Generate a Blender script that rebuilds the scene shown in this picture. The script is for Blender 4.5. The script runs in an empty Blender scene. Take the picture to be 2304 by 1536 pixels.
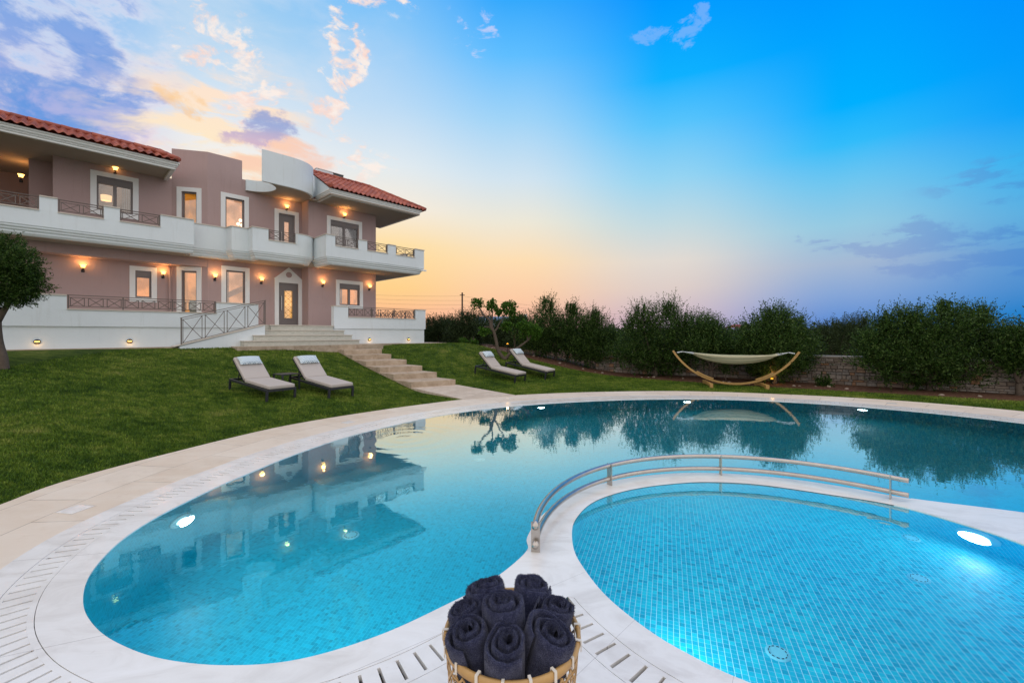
import bpy, bmesh, math, random
import numpy as np
from mathutils import Vector, Matrix, noise
from mathutils.geometry import delaunay_2d_cdt
R = math.radians
S = bpy.context.scene
COL = S.collection
rng = np.random.default_rng(7)
random.seed(7)

# ---------------------------------------------------------------- camera
FPX, CXP, HYP, HC = 961.0, 1152.0, 750.0, 1.85
cam = bpy.data.cameras.new('camera'); camo = bpy.data.objects.new('camera', cam); COL.objects.link(camo)
cam.sensor_width = 36; cam.lens = 36 * FPX / 2304; cam.shift_y = -18 / 2304
cam.clip_start = .05; cam.clip_end = 3000
camo.location = (0, 0, HC); camo.rotation_euler = (R(90), 0, 0)
S.camera = camo
S.view_settings.view_transform = 'Standard'; S.view_settings.look = 'None'
S.view_settings.exposure = 0; S.view_settings.gamma = 1
S.render.engine = 'CYCLES'
S.cycles.use_denoising = True
S.cycles.max_bounces = 10; S.cycles.transmission_bounces = 8; S.cycles.transparent_max_bounces = 12
S.cycles.diffuse_bounces = 4; S.cycles.glossy_bounces = 5
S.cycles.sample_clamp_indirect = 8

def lin(r, g, b):
    return tuple((c / 255 / 12.92 if c / 255 <= .04045 else ((c / 255 + .055) / 1.055) ** 2.4) for c in (r, g, b))

# ---------------------------------------------------------------- node helper
class N:
    """a socket with arithmetic"""
    def __init__(s, g, k): s.g, s.k = g, k
    def _m(s, op, *o, clamp=False):
        n = s.g.nt.nodes.new('ShaderNodeMath'); n.operation = op; n.use_clamp = clamp
        for i, x in enumerate((s,) + o):
            if isinstance(x, N): s.g.nt.links.new(x.k, n.inputs[i])
            else: n.inputs[i].default_value = x
        return N(s.g, n.outputs[0])
    def __add__(s, o): return s._m('ADD', o)
    __radd__ = __add__
    def __sub__(s, o): return s._m('SUBTRACT', o)
    def __rsub__(s, o): return (s * -1) + o
    def __mul__(s, o): return s._m('MULTIPLY', o)
    __rmul__ = __mul__
    def __truediv__(s, o): return s._m('DIVIDE', o)
    def __pow__(s, o): return s._m('POWER', o)
    def f(s, op, *o): return s._m(op, *o)
    def clamp(s): return s._m('ADD', 0.0, clamp=True)
    def ss(s, a, b):
        n = s.g.nt.nodes.new('ShaderNodeMapRange'); n.interpolation_type = 'SMOOTHSTEP'
        s.g.nt.links.new(s.k, n.inputs[0]); n.inputs[1].default_value = a; n.inputs[2].default_value = b
        if a > b:
            n.inputs[1].default_value = b; n.inputs[2].default_value = a; n.inputs[3].default_value = 1; n.inputs[4].default_value = 0
        return N(s.g, n.outputs[0])
class Gr:
    def __init__(s, nt): s.nt = nt
    def new(s, t, **kw):
        n = s.nt.nodes.new(t)
        for k, v in kw.items(): setattr(n, k, v)
        return n
    def link(s, a, b): s.nt.links.new(a.k if isinstance(a, N) else a, b)
    def put(s, inp, v):
        if isinstance(v, N): s.nt.links.new(v.k, inp)
        elif hasattr(v, 'is_output'): s.nt.links.new(v, inp)
        elif isinstance(v, tuple) and len(v) == 3 and inp.type == 'RGBA': inp.default_value = (*v, 1)
        else: inp.default_value = v
    def ramp(s, fac, stops, interp='LINEAR'):
        n = s.new('ShaderNodeValToRGB'); cr = n.color_ramp; cr.interpolation = interp
        while len(cr.elements) < len(stops): cr.elements.new(.5)
        for e, (p, c) in zip(cr.elements, stops):
            e.position = p; e.color = (*c, 1) if len(c) == 3 else c
        s.put(n.inputs[0], fac); return N(s, n.outputs[0])
    def mix(s, fac, a, b, mode='MIX'):
        n = s.new('ShaderNodeMix', data_type='RGBA', blend_type=mode)
        s.put(n.inputs[0], fac); s.put(n.inputs[6], a); s.put(n.inputs[7], b); return N(s, n.outputs[2])
    def noise(s, vec, scale, detail=4, rough=.55, dist=0, out=0):
        n = s.new('ShaderNodeTexNoise'); n.inputs['Scale'].default_value = scale
        n.inputs['Detail'].default_value = detail; n.inputs['Roughness'].default_value = rough; n.inputs['Distortion'].default_value = dist
        if vec is not None: s.put(n.inputs['Vector'], vec)
        return N(s, n.outputs[out])
    def xyz(s, v):
        n = s.new('ShaderNodeSeparateXYZ'); s.put(n.inputs[0], v); return [N(s, o) for o in n.outputs]
    def vec(s, x, y, z):
        n = s.new('ShaderNodeCombineXYZ')
        for i, q in enumerate((x, y, z)): s.put(n.inputs[i], q)
        return N(s, n.outputs[0])
    def mapping(s, v, scale=(1, 1, 1), rot=(0, 0, 0), loc=(0, 0, 0)):
        n = s.new('ShaderNodeMapping'); s.put(n.inputs[0], v)
        n.inputs['Scale'].default_value = scale; n.inputs['Rotation'].default_value = rot; n.inputs['Location'].default_value = loc
        return N(s, n.outputs[0])
    def bump(s, h, strength=.3, dist=.02):
        n = s.new('ShaderNodeBump'); n.inputs['Strength'].default_value = strength; n.inputs['Distance'].default_value = dist
        s.put(n.inputs['Height'], h); return N(s, n.outputs[0])

# ---------------------------------------------------------------- sky (dusk, sun just set behind the villa)
W = bpy.data.worlds.new('World'); S.world = W; W.use_nodes = True
g = Gr(W.node_tree); g.nt.nodes.clear()
tc = g.new('ShaderNodeTexCoord')
dx, dy, dz = g.xyz(tc.outputs['Generated'])
hor = (dx * dx + dy * dy).f('SQRT').f('MAXIMUM', 1e-4)
az = dx.f('ARCTAN2', dy)                       # 0 = straight ahead, + = right
t = dz / hor
T = t.clamp()
st = [  # azimuth (deg), [(tan elevation, sRGB)]
    (-50, [(0, (245, 190, 150)), (.06, (250, 205, 165)), (.15, (250, 222, 200)), (.25, (225, 215, 235)), (.38, (165, 198, 243)), (.5, (125, 182, 240)), (.75, (90, 160, 235))]),
    (-34, [(0, (250, 180, 130)), (.06, (255, 200, 145)), (.16, (255, 220, 165)), (.27, (255, 238, 212)), (.38, (240, 240, 240)), (.5, (200, 224, 244)), (.62, (165, 208, 242)), (.8, (120, 190, 245))]),
    (-17, [(0, (246, 172, 140)), (.05, (254, 192, 145)), (.1, (255, 210, 140)), (.2, (255, 224, 165)), (.28, (248, 236, 218)), (.38, (226, 235, 240)), (.52, (185, 218, 246)), (.7, (135, 198, 248)), (.85, (90, 180, 250))]),
    (0, [(0, (236, 176, 165)), (.04, (246, 188, 162)), (.08, (252, 203, 165)), (.17, (254, 222, 178)), (.26, (238, 232, 215)), (.36, (210, 228, 240)), (.5, (160, 212, 248)), (.65, (95, 190, 255)), (.8, (40, 165, 252))]),
    (20, [(0, (185, 170, 195)), (.035, (205, 185, 198)), (.1, (222, 206, 200)), (.16, (226, 218, 210)), (.24, (195, 218, 225)), (.34, (150, 212, 242)), (.46, (88, 196, 252)), (.56, (15, 178, 255)), (.75, (0, 152, 255))]),
    (38, [(0, (84, 132, 204)), (.03, (100, 145, 212)), (.07, (132, 165, 215)), (.13, (165, 185, 212)), (.2, (150, 202, 226)), (.28, (110, 198, 240)), (.35, (50, 188, 250)), (.42, (0, 176, 255)), (.7, (0, 145, 255))]),
    (52, [(0, (10, 115, 192)), (.03, (30, 128, 202)), (.07, (75, 142, 208)), (.12, (95, 155, 212)), (.18, (90, 175, 225)), (.26, (55, 178, 240)), (.33, (5, 162, 250)), (.6, (0, 138, 255))]),
]
sky = None
for a0, stops in st:
    c = g.ramp(T, [(p, lin(*q)) for p, q in stops])
    if sky is None: sky = c
    else: sky = g.mix(az.ss(R(pa), R(a0)), sky, c)
    pa = a0
# clouds: fractal noise over direction (azimuth, tangent of elevation)
P0 = g.vec(az, t * 1.05, 0.0)
_w1 = g.noise(P0, 7.0, 6, .6, 0, 1); _wx, _wy, _wz = g.xyz(_w1)
azw = az + (_wx - .5) * .22; tw = t + (_wy - .5) * .20      # ragged borders for every cloud field
def region(a, tt, ra, rt, tilt=0):
    A_, B_ = (azw - R(a)), (tw - tt)
    if tilt:
        c_, s_ = math.cos(R(tilt)), math.sin(R(tilt)); A_, B_ = A_ * c_ + B_ * s_, B_ * c_ - A_ * s_
    return ((A_ / R(ra)) ** 2.0 + (B_ / rt) ** 2.0).ss(1.0, 0.0)
warp = g.noise(P0, 4.0, 3, .5, 0, 1)
wv = g.new('ShaderNodeVectorMath', operation='MULTIPLY_ADD'); g.put(wv.inputs[0], warp); wv.inputs[1].default_value = (.10, .10, 0); g.put(wv.inputs[2], P0); PW = N(g, wv.outputs[0])
big_ = g.noise(g.mapping(PW, (1, 1.7, 1), (0, 0, R(32)), (1.3, .4, 0)), 5.2, 12, .60, .15)
mid_ = g.noise(g.mapping(PW, (1, 1.5, 1), (0, 0, R(32)), (4, 2, 0)), 13.0, 10, .62, .2)
ray_ = g.noise(g.mapping(PW, (.8, 2.6, 1), (0, 0, R(-48)), (2, 7, 0)), 8.0, 9, .58, .2)
fin_ = g.noise(g.mapping(PW, (1, 1.3, 1), (0, 0, R(-60)), (7, 5, 0)), 17.0, 10, .66, .3)
# pale veil behind everything on the left
veil = region(-38, .62, 26, .42)
sky = g.mix(veil * big_.ss(.35, .62) * .40, sky, lin(214, 226, 240))
# lilac mass upper left
m = (region(-52, .34, 20, .46) + region(-38, .24, 13, .12) * .5).clamp()
dens = (big_ * .62 + mid_ * .38 + m * .17 - .035)
cl = dens.ss(.485, .60) * m.ss(.0, .5)
core = dens.ss(.54, .66)
edge = g.mix(t.ss(.25, .5), lin(246, 214, 214), lin(222, 226, 242))
body = g.mix(mid_.ss(.38, .62), lin(94, 148, 222), g.mix(t.ss(.28, .55), lin(178, 178, 224), lin(122, 164, 228)))
sky = g.mix(cl * .92, sky, g.mix(core, edge, body))
# glow where the sun went down, with streaks fanning out of it
gl = region(-36, .36, 12, .20) + region(-31, .44, 7, .15, -35) * .7
sky = g.mix((gl * ray_.ss(.40, .58)).clamp() * .95, sky, g.mix(t.ss(.28, .50), lin(255, 236, 196), lin(255, 228, 206)))
gl2 = region(-36.5, .445, 4.2, .035, -6)
sky = g.mix(((mid_ + gl2 * .12).ss(.46, .66) * gl2.ss(0, 1) * .8).clamp(), sky, lin(252, 206, 150))
pk = region(-31, .345, 7, .06) + region(-27, .385, 6, .045)
sky = g.mix(((ray_ + pk * .10).ss(.48, .68) * pk.ss(0, 1) * .75).clamp(), sky, lin(250, 200, 178))
# pink lit wisps high up
w = (region(-22.0, .60, 2.6, .17, 0) + region(-20.4, .60, 2.6, .07) + region(-24.5, .48, 2.4, .06, 30) + region(-34.8, .57, 4.4, .10, 40) * .8 + region(-30.5, .47, 5.5, .035, 45) * .9 + region(-22, .76, 10, .07) * .8 + region(-16, .78, 6, .04) * .6 + region(-20, .40, 6, .06) * .55 + region(-44, .66, 3, .05, -35) * .9).clamp()
wi = (fin_ * .6 + mid_ * .4 + w * .09).ss(.525, .635) * w.ss(.0, .6)
sky = g.mix(wi * .9, sky, g.mix(mid_.ss(.4, .6), lin(255, 216, 200), lin(255, 240, 230)))
# small grey-lilac cloud beside the glow
dk = (region(-29.9, .415, 3.6, .052) + region(-31.8, .395, 2.6, .03) * .7).clamp()
sky = g.mix(((fin_ * .4 + mid_ * .6 + dk * .14).ss(.50, .66) * dk.ss(.0, .9) * .9).clamp(), sky, g.mix(t.ss(.38, .43), lin(205, 180, 205), lin(150, 166, 214)))
# small cirrus right of centre and above the middle
ci = (region(19.0, .675, 5.0, .035, -10) + region(23.5, .66, 2.2, .04, 30)).clamp()
sky = g.mix(((fin_ * .7 + mid_ * .3 + ci * .07).ss(.535, .62) * ci.ss(.0, .6) * .45).clamp(), sky, lin(150, 190, 248))
ci = region(-5, .69, 3.2, .09, 20)
sky = g.mix(((fin_ + ci * .06).ss(.56, .68) * ci.ss(.0, .6) * .5).clamp(), sky, lin(235, 222, 245))
# low bank on the right
lo = g.noise(g.mapping(g.vec(az * 5.0, t * 15.0, 0.0), (1, 1, 1), (0, 0, R(-14))), 2.6, 10, .66, .3)
bk = (region(48, .135, 14, .058, -3) + region(50, .25, 8, .05) * .5 + region(36, .165, 6, .02, -3) * .6).clamp()
sky = g.mix(((lo + bk * .10).ss(.50, .62) * bk.ss(.0, .7) * .55).clamp(), sky, g.mix(az.ss(R(38), R(52)), lin(132, 158, 208), lin(70, 134, 208)))
# overhead and behind: the bright pale dusk vault that lights the garden
behind = g.ramp(T, [(0, (1.02, .97, .96)), (.35, (1.12, 1.08, 1.08)), (1, (1.15, 1.1, 1.1))])
up = t.ss(.85, 1.7)
aa = az.f('ABSOLUTE').ss(R(56), R(95))
fac = (up + aa).f('MINIMUM', 1.0)
sky = g.mix(fac, sky, behind)
below = t.ss(0, -.06)
sky = g.mix(below, sky, (.06, .07, .05))
bg = g.new('ShaderNodeBackground'); g.put(bg.inputs[0], sky)
bg.inputs[1].default_value = 1.0
wo = g.new('ShaderNodeOutputWorld'); g.nt.links.new(bg.outputs[0], wo.inputs[0])
W.cycles.sampling_method = 'MANUAL'; W.cycles.sample_map_resolution = 512

# ---------------------------------------------------------------- helpers
def at(u, v, d):  # point seen at photo pixel (u, v) at depth d
    return Vector(((u - CXP) / FPX * d, d, HC - (v - HYP) * d / FPX))
E1 = Vector((908, 961, 0)).normalized(); E2 = Vector((-E1.y, E1.x, 0))
def H(a, s, z=0.0): return E1 * a + E2 * s + Vector((0, 0, z))   # villa frame -> world
HANG = math.atan2(E1.y, E1.x)

MATS = {}
def mat(name, fn):
    if name in MATS: return MATS[name]
    m = bpy.data.materials.new(name); m.use_nodes = True
    gg = Gr(m.node_tree); b = m.node_tree.nodes['Principled BSDF']
    fn(gg, b, m); MATS[name] = m; return m
def plain(name, col, rough=.6, metal=0, nscale=0, nvar=.12, bump=0, bscale=60, spec=.5, emis=None, es=0):
    def fn(gg, b, m):
        tcn = gg.new('ShaderNodeTexCoord'); P = tcn.outputs['Object']
        if nscale:
            n = gg.noise(P, nscale, 6, .6)
            c = gg.mix(n, tuple(x * (1 - nvar) for x in col), tuple(min(1, x * (1 + nvar)) for x in col))
            gg.put(b.inputs['Base Color'], c)
        else: b.inputs['Base Color'].default_value = (*col, 1)
        b.inputs['Roughness'].default_value = rough; b.inputs['Metallic'].default_value = metal
        b.inputs['Specular IOR Level'].default_value = spec
        if bump: gg.put(b.inputs['Normal'], gg.bump(gg.noise(P, bscale, 4, .6), bump, .01))
        if emis: b.inputs['Emission Color'].default_value = (*emis, 1); b.inputs['Emission Strength'].default_value = es
    return mat(name, fn)

class MB:
    def __init__(s): s.v = []; s.f = []; s.uv = {}; s.n = 0
    def add(s, vs, fs):
        b = len(s.v); s.v += [tuple(x) for x in vs]; s.f += [tuple(b + i for i in f) for f in fs]
    def box(s, x0, x1, y0, y1, z0, z1):
        v = [(x, y, z) for z in (z0, z1) for y in (y0, y1) for x in (x0, x1)]
        s.add(v, [(0, 2, 3, 1), (4, 5, 7, 6), (0, 1, 5, 4), (2, 6, 7, 3), (0, 4, 6, 2), (1, 3, 7, 5)])
    def obox(s, c, ax, ay, az, hx, hy, hz):
        c = Vector(c); ax = Vector(ax).normalized(); ay = Vector(ay).normalized(); az = Vector(az).normalized()
        v = [c + ax * x * hx + ay * y * hy + az * z * hz for z in (-1, 1) for y in (-1, 1) for x in (-1, 1)]
        s.add(v, [(0, 2, 3, 1), (4, 5, 7, 6), (0, 1, 5, 4), (2, 6, 7, 3), (0, 4, 6, 2), (1, 3, 7, 5)])
    def bar(s, p, q, w=.02, h=None):
        p = Vector(p); q = Vector(q); d = (q - p); L = d.length
        if L < 1e-6: return
        d /= L; up = Vector((0, 0, 1)) if abs(d.z) < .9 else Vector((0, 1, 0))
        sd = d.cross(up).normalized(); up = sd.cross(d)
        s.obox((p + q) / 2, d, sd, up, L / 2, w / 2, (h or w) / 2)
    def tube(s, pts, r, n=8, cap=True):
        pts = [Vector(p) for p in pts]; rs = r if hasattr(r, '__len__') else [r] * len(pts)
        rings = []; prev = None
        for i, p in enumerate(pts):
            d = (pts[min(i + 1, len(pts) - 1)] - pts[max(i - 1, 0)]).normalized()
            if prev is None:
                up = Vector((0, 0, 1)) if abs(d.z) < .9 else Vector((1, 0, 0)); u = d.cross(up).normalized()
            else: u = (prev - d * prev.dot(d)).normalized()
            prev = u; w_ = d.cross(u)
            rings.append([p + (u * math.cos(2 * math.pi * k / n) + w_ * math.sin(2 * math.pi * k / n)) * rs[i] for k in range(n)])
        fs = [(i * n + k, i * n + (k + 1) % n, (i + 1) * n + (k + 1) % n, (i + 1) * n + k) for i in range(len(pts) - 1) for k in range(n)]
        if cap: fs += [tuple(range(n))[::-1], tuple((len(pts) - 1) * n + k for k in range(n))]
        s.add([v for r_ in rings for v in r_], fs)
    def lathe(s, prof, n=24, c=(0, 0, 0)):
        v = [(c[0] + r * math.cos(2 * math.pi * k / n), c[1] + r * math.sin(2 * math.pi * k / n), c[2] + z) for r, z in prof for k in range(n)]
        s.add(v, [(i * n + k, i * n + (k + 1) % n, (i + 1) * n + (k + 1) % n, (i + 1) * n + k) for i in range(len(prof) - 1) for k in range(n)])
    def prism(s, poly, z0, z1, top=True, bot=True):
        n = len(poly)
        v = [(x, y, z0) for x, y in poly] + [(x, y, z1) for x, y in poly]
        fs = [(i, (i + 1) % n, n + (i + 1) % n, n + i) for i in range(n)]
        if top: fs.append(tuple(range(n, 2 * n)))
        if bot: fs.append(tuple(range(n))[::-1])
        s.add(v, fs)
    def sweep(s, prof, path, closed=False, caps=True):
        """prof: [(out, z)] ; path: [(x, y)]; out is to the right-hand side of travel"""
        m = len(path); k = len(prof); rings = []
        for i in range(m):
            p = Vector(path[i])
            d0 = (Vector(path[i]) - Vector(path[i - 1])).normalized() if (i > 0 or closed) else None
            d1 = (Vector(path[(i + 1) % m]) - p).normalized() if (i < m - 1 or closed) else None
            if d0 is None: d0 = d1
            if d1 is None: d1 = d0
            n0 = Vector((d0.y, -d0.x)); n1 = Vector((d1.y, -d1.x)); nn = (n0 + n1)
            nn = nn / max(.25, (1 + n0.dot(n1)))
            rings.append([(p.x + nn.x * o, p.y + nn.y * o, z) for o, z in prof])
        fs = []
        for i in range(m if closed else m - 1):
            j = (i + 1) % m
            for q in range(k): fs.append((i * k + q, j * k + q, j * k + (q + 1) % k, i * k + (q + 1) % k))
        if caps and not closed: fs += [tuple(range(k)), tuple((m - 1) * k + q for q in range(k))[::-1]]
        s.add([v for r_ in rings for v in r_], fs)
    def build(s, name, m, parent=None, loc=None, off=None, smooth=False, bevel=0, fix=True):
        me = bpy.data.meshes.new(name)
        v = s.v if off is None else [(a + off[0], b + off[1], c + off[2]) for a, b, c in s.v]
        me.from_pydata(v, [], s.f); me.update()
        if fix:
            bm = bmesh.new(); bm.from_mesh(me); bmesh.ops.recalc_face_normals(bm, faces=bm.faces); bm.to_mesh(me); bm.free()
        if smooth: me.shade_smooth()
        for mm in (m if isinstance(m, (list, tuple)) else [m]): me.materials.append(mm)
        o = bpy.data.objects.new(name, me); COL.objects.link(o)
        if parent: o.parent = parent
        if loc is not None: o.location = loc
        if bevel:
            b = o.modifiers.new('bevel', 'BEVEL'); b.width = bevel; b.segments = 2; b.limit_method = 'ANGLE'
        return o
def tag(o, label=None, cat=None, group=None, kind=None):
    if label: o['label'] = label
    if cat: o['category'] = cat
    if group: o['group'] = group
    if kind: o['kind'] = kind
    return o
def empty(name, loc, rz=0, label=None, cat=None, group=None):
    o = bpy.data.objects.new(name, None); COL.objects.link(o); o.location = loc
    o.rotation_euler = rz if isinstance(rz, tuple) else (0, 0, rz); o.empty_display_size = .1
    return tag(o, label, cat, group)
def np_mesh(name, V, F4, m, parent=None, smooth=False, loc=None, uv=None, attrs=None):
    """fast mesh from numpy; F4: (n,k) faces of equal size k"""
    me = bpy.data.meshes.new(name); n, k = F4.shape
    me.vertices.add(len(V)); me.vertices.foreach_set('co', V.astype(np.float32).ravel())
    me.loops.add(n * k); me.loops.foreach_set('vertex_index', F4.astype(np.int32).ravel())
    me.polygons.add(n); me.polygons.foreach_set('loop_start', (np.arange(n) * k).astype(np.int32))
    if uv is not None:
        l = me.uv_layers.new(name='UVMap'); l.data.foreach_set('uv', uv[F4.ravel()].astype(np.float32).ravel())
    if attrs:
        for an, av in attrs.items():
            a_ = me.attributes.new(an, 'FLOAT', 'POINT'); a_.data.foreach_set('value', av.astype(np.float32))
    me.update(calc_edges=True); me.validate()
    if smooth: me.shade_smooth()
    me.materials.append(m)
    o = bpy.data.objects.new(name, me); COL.objects.link(o)
    if parent: o.parent = parent
    if loc is not None: o.location = loc
    return o
def copy_tree(o, parent=None):
    c = o.copy(); COL.objects.link(c); c.parent = parent
    for ch in list(o.children): copy_tree(ch, c)
    return c
def catmull(P, n=8, closed=True):
    P = [np.array(p, float) for p in P]; L = len(P); out = []
    for i in range(L if closed else L - 1):
        g4 = [P[(i + j) % L] if closed else P[min(max(i + j, 0), L - 1)] for j in (-1, 0, 1, 2)]
        for k in range(n):
            q = k / n
            out.append(.5 * ((2 * g4[1]) + (-g4[0] + g4[2]) * q + (2 * g4[0] - 5 * g4[1] + 4 * g4[2] - g4[3]) * q * q + (-g4[0] + 3 * g4[1] - 3 * g4[2] + g4[3]) * q ** 3))
    if not closed: out.append(P[-1])
    return np.array(out)
def inside(poly, pts):
    x, y = pts[:, 0], pts[:, 1]; c = np.zeros(len(pts), bool); px, py = poly[:, 0], poly[:, 1]
    for i in range(len(poly)):
        x0, y0, x1, y1 = px[i], py[i], px[i - 1], py[i - 1]
        k = (y0 > y) != (y1 > y)
        with np.errstate(all='ignore'): k &= x < (x1 - x0) * (y - y0) / (y1 - y0) + x0
        c ^= k
    return c
def pdist(poly, pts):
    d = np.full(len(pts), 1e9)
    for i in range(len(poly)):
        a, b = poly[i - 1], poly[i]; ab = b - a; L = (ab ** 2).sum()
        if L < 1e-12: continue
        q = np.clip(((pts - a) @ ab) / L, 0, 1)[:, None]; d = np.minimum(d, ((pts - (a + q * ab)) ** 2).sum(1))
    return np.sqrt(d)
def offset(poly, o):   # poly counter clockwise, positive = outwards
    t_ = np.roll(poly, -1, 0) - np.roll(poly, 1, 0); t_ /= np.maximum(1e-9, np.linalg.norm(t_, axis=1))[:, None]
    return poly + np.c_[t_[:, 1], -t_[:, 0]] * o
def ccw(p):
    x, y = p[:, 0], p[:, 1]
    return p if (x * np.roll(y, -1) - np.roll(x, -1) * y).sum() > 0 else p[::-1].copy()

# ---------------------------------------------------------------- materials
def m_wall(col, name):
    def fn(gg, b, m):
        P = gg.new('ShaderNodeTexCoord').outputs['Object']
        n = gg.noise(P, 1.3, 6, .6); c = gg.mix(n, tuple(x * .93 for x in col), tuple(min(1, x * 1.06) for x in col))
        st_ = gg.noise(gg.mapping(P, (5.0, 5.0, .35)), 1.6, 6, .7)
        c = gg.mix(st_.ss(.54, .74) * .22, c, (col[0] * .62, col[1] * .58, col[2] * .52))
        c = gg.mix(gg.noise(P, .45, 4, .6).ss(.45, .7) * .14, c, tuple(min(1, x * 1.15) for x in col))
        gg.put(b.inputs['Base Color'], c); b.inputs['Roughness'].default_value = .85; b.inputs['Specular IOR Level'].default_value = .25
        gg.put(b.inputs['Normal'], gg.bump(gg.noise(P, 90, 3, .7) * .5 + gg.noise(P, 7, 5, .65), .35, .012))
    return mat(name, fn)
M_PINK = m_wall((.455, .33, .315), 'mauve_render')
M_WHITE = m_wall((.74, .80, .82), 'white_render')
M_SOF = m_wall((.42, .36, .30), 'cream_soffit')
M_TRIM = plain('white_trim', (.82, .83, .82), .6, nscale=3, nvar=.04)
M_CAP = plain('stone_cap', (.62, .56, .48), .5, nscale=8, nvar=.12)
M_FRAME = plain('taupe_metal', (.19, .165, .16), .4, .1)
M_RAIL = plain('taupe_rail', (.135, .11, .095), .45, .2)
M_BLACK = plain('black_metal', (.02, .02, .022), .35, .5)
M_CHAR = plain('charcoal_aluminium', (.028, .03, .038), .4, .2)
M_STEEL = plain('brushed_steel', (.50, .46, .42), .27, 1.0, nscale=14, nvar=.2)

def fn_tiles(gg, b, m):
    geo = gg.new('ShaderNodeNewGeometry'); P = gg.new('ShaderNodeTexCoord').outputs['Object']
    c = gg.ramp(geo.outputs['Random Per Island'], [(0, (.27, .055, .032)), (.5, (.40, .085, .045)), (1, (.52, .14, .075))])
    c = gg.mix(gg.noise(P, 5, 5, .7) * .5, c, (.20, .06, .045))
    gg.put(b.inputs['Base Color'], c); b.inputs['Roughness'].default_value = .6
M_TILE = mat('clay_tiles', fn_tiles)

def fn_grass(gg, b, m):
    P = gg.new('ShaderNodeTexCoord').outputs['Object']
    at_ = gg.new('ShaderNodeAttribute', attribute_name='lawn')
    lw = N(gg, at_.outputs['Fac'])
    big = gg.noise(P, .55, 5, .65, .4); mid = gg.noise(gg.mapping(P, (1.0, 1.6, 1), (0, 0, R(-12))), 2.6 , 8, .78, .6); fine = gg.noise(P, 45, 4, .75)
    c = gg.ramp(big * .35 + mid * .65, [(.36, (.010, .028, .002)), (.45, (.032, .068, .005)), (.52, (.072, .12, .012)), (.59, (.14, .18, .03)), (.70, (.26, .25, .08))])
    c = gg.mix(fine.ss(.3, .75), gg.mix(.55, c, (.005, .015, .002)), c)
    soil = gg.ramp(gg.noise(P, 9, 8, .75), [(.3, (.045, .022, .014)), (.5, (.11, .055, .034)), (.7, (.20, .12, .08))])
    c = gg.mix((lw + (fine - .5) * .3).ss(.42, .56), soil, c)
    gg.put(b.inputs['Base Color'], c); b.inputs['Roughness'].default_value = .9; b.inputs['Specular IOR Level'].default_value = .12
    gg.put(b.inputs['Normal'], gg.bump(fine + mid * .6, .7, .03))
M_GRASS = mat('lawn_ground', fn_grass)
def fn_blade(gg, b, m):
    geo = gg.new('ShaderNodeNewGeometry'); P = gg.new('ShaderNodeTexCoord').outputs['Object']
    big = gg.noise(P, .55, 5, .65, .4); mid = gg.noise(gg.mapping(P, (1.0, 1.6, 1), (0, 0, R(-12))), 2.6 , 8, .78, .6)
    c = gg.ramp(big * .35 + mid * .65, [(.36, (.020, .055, .003)), (.44, (.070, .14, .009)), (.51, (.15, .24, .02)), (.58, (.27, .33, .05)), (.68, (.50, .44, .15))])
    c = gg.mix(N(gg, geo.outputs['Random Per Island']) * .6, c, (.02, .05, .006))
    gg.put(b.inputs['Base Color'], c); b.inputs['Roughness'].default_value = .6; b.inputs['Specular IOR Level'].default_value = .2
M_BLADE = mat('grass_blades', fn_blade)
def leaf_mat(name, stops, trans=.25):
    def fn(gg, b, m):
        geo = gg.new('ShaderNodeNewGeometry')
        c = gg.ramp(geo.outputs['Random Per Island'], stops)
        gg.put(b.inputs['Base Color'], c); b.inputs['Roughness'].default_value = .55; b.inputs['Specular IOR Level'].default_value = .25
        tr = gg.new('ShaderNodeBsdfTranslucent'); gg.put(tr.inputs[0], c)
        mx = gg.new('ShaderNodeMixShader'); mx.inputs[0].default_value = trans
        gg.nt.links.new(b.outputs[0], mx.inputs[1]); gg.nt.links.new(tr.outputs[0], mx.inputs[2])
        gg.nt.links.new(mx.outputs[0], m.node_tree.nodes['Material Output'].inputs[0])
    return mat(name, fn)
M_OLIVE = leaf_mat('olive_leaves', [(0, (.010, .030, .004)), (.45, (.028, .070, .009)), (.8, (.062, .125, .018)), (1, (.15, .22, .06))], .35)
M_OLIVE2 = leaf_mat('grey_olive_leaves', [(0, (.012, .026, .006)), (.5, (.030, .055, .014)), (1, (.075, .11, .04))], .3)
M_FRESH = leaf_mat('fresh_leaves', [(0, (.03, .09, .008)), (.5, (.06, .15, .012)), (1, (.12, .23, .03))], .35)
M_BARK = plain('bark', (.10, .075, .055), .9, nscale=14, nvar=.5, bump=.8, bscale=30)

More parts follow.
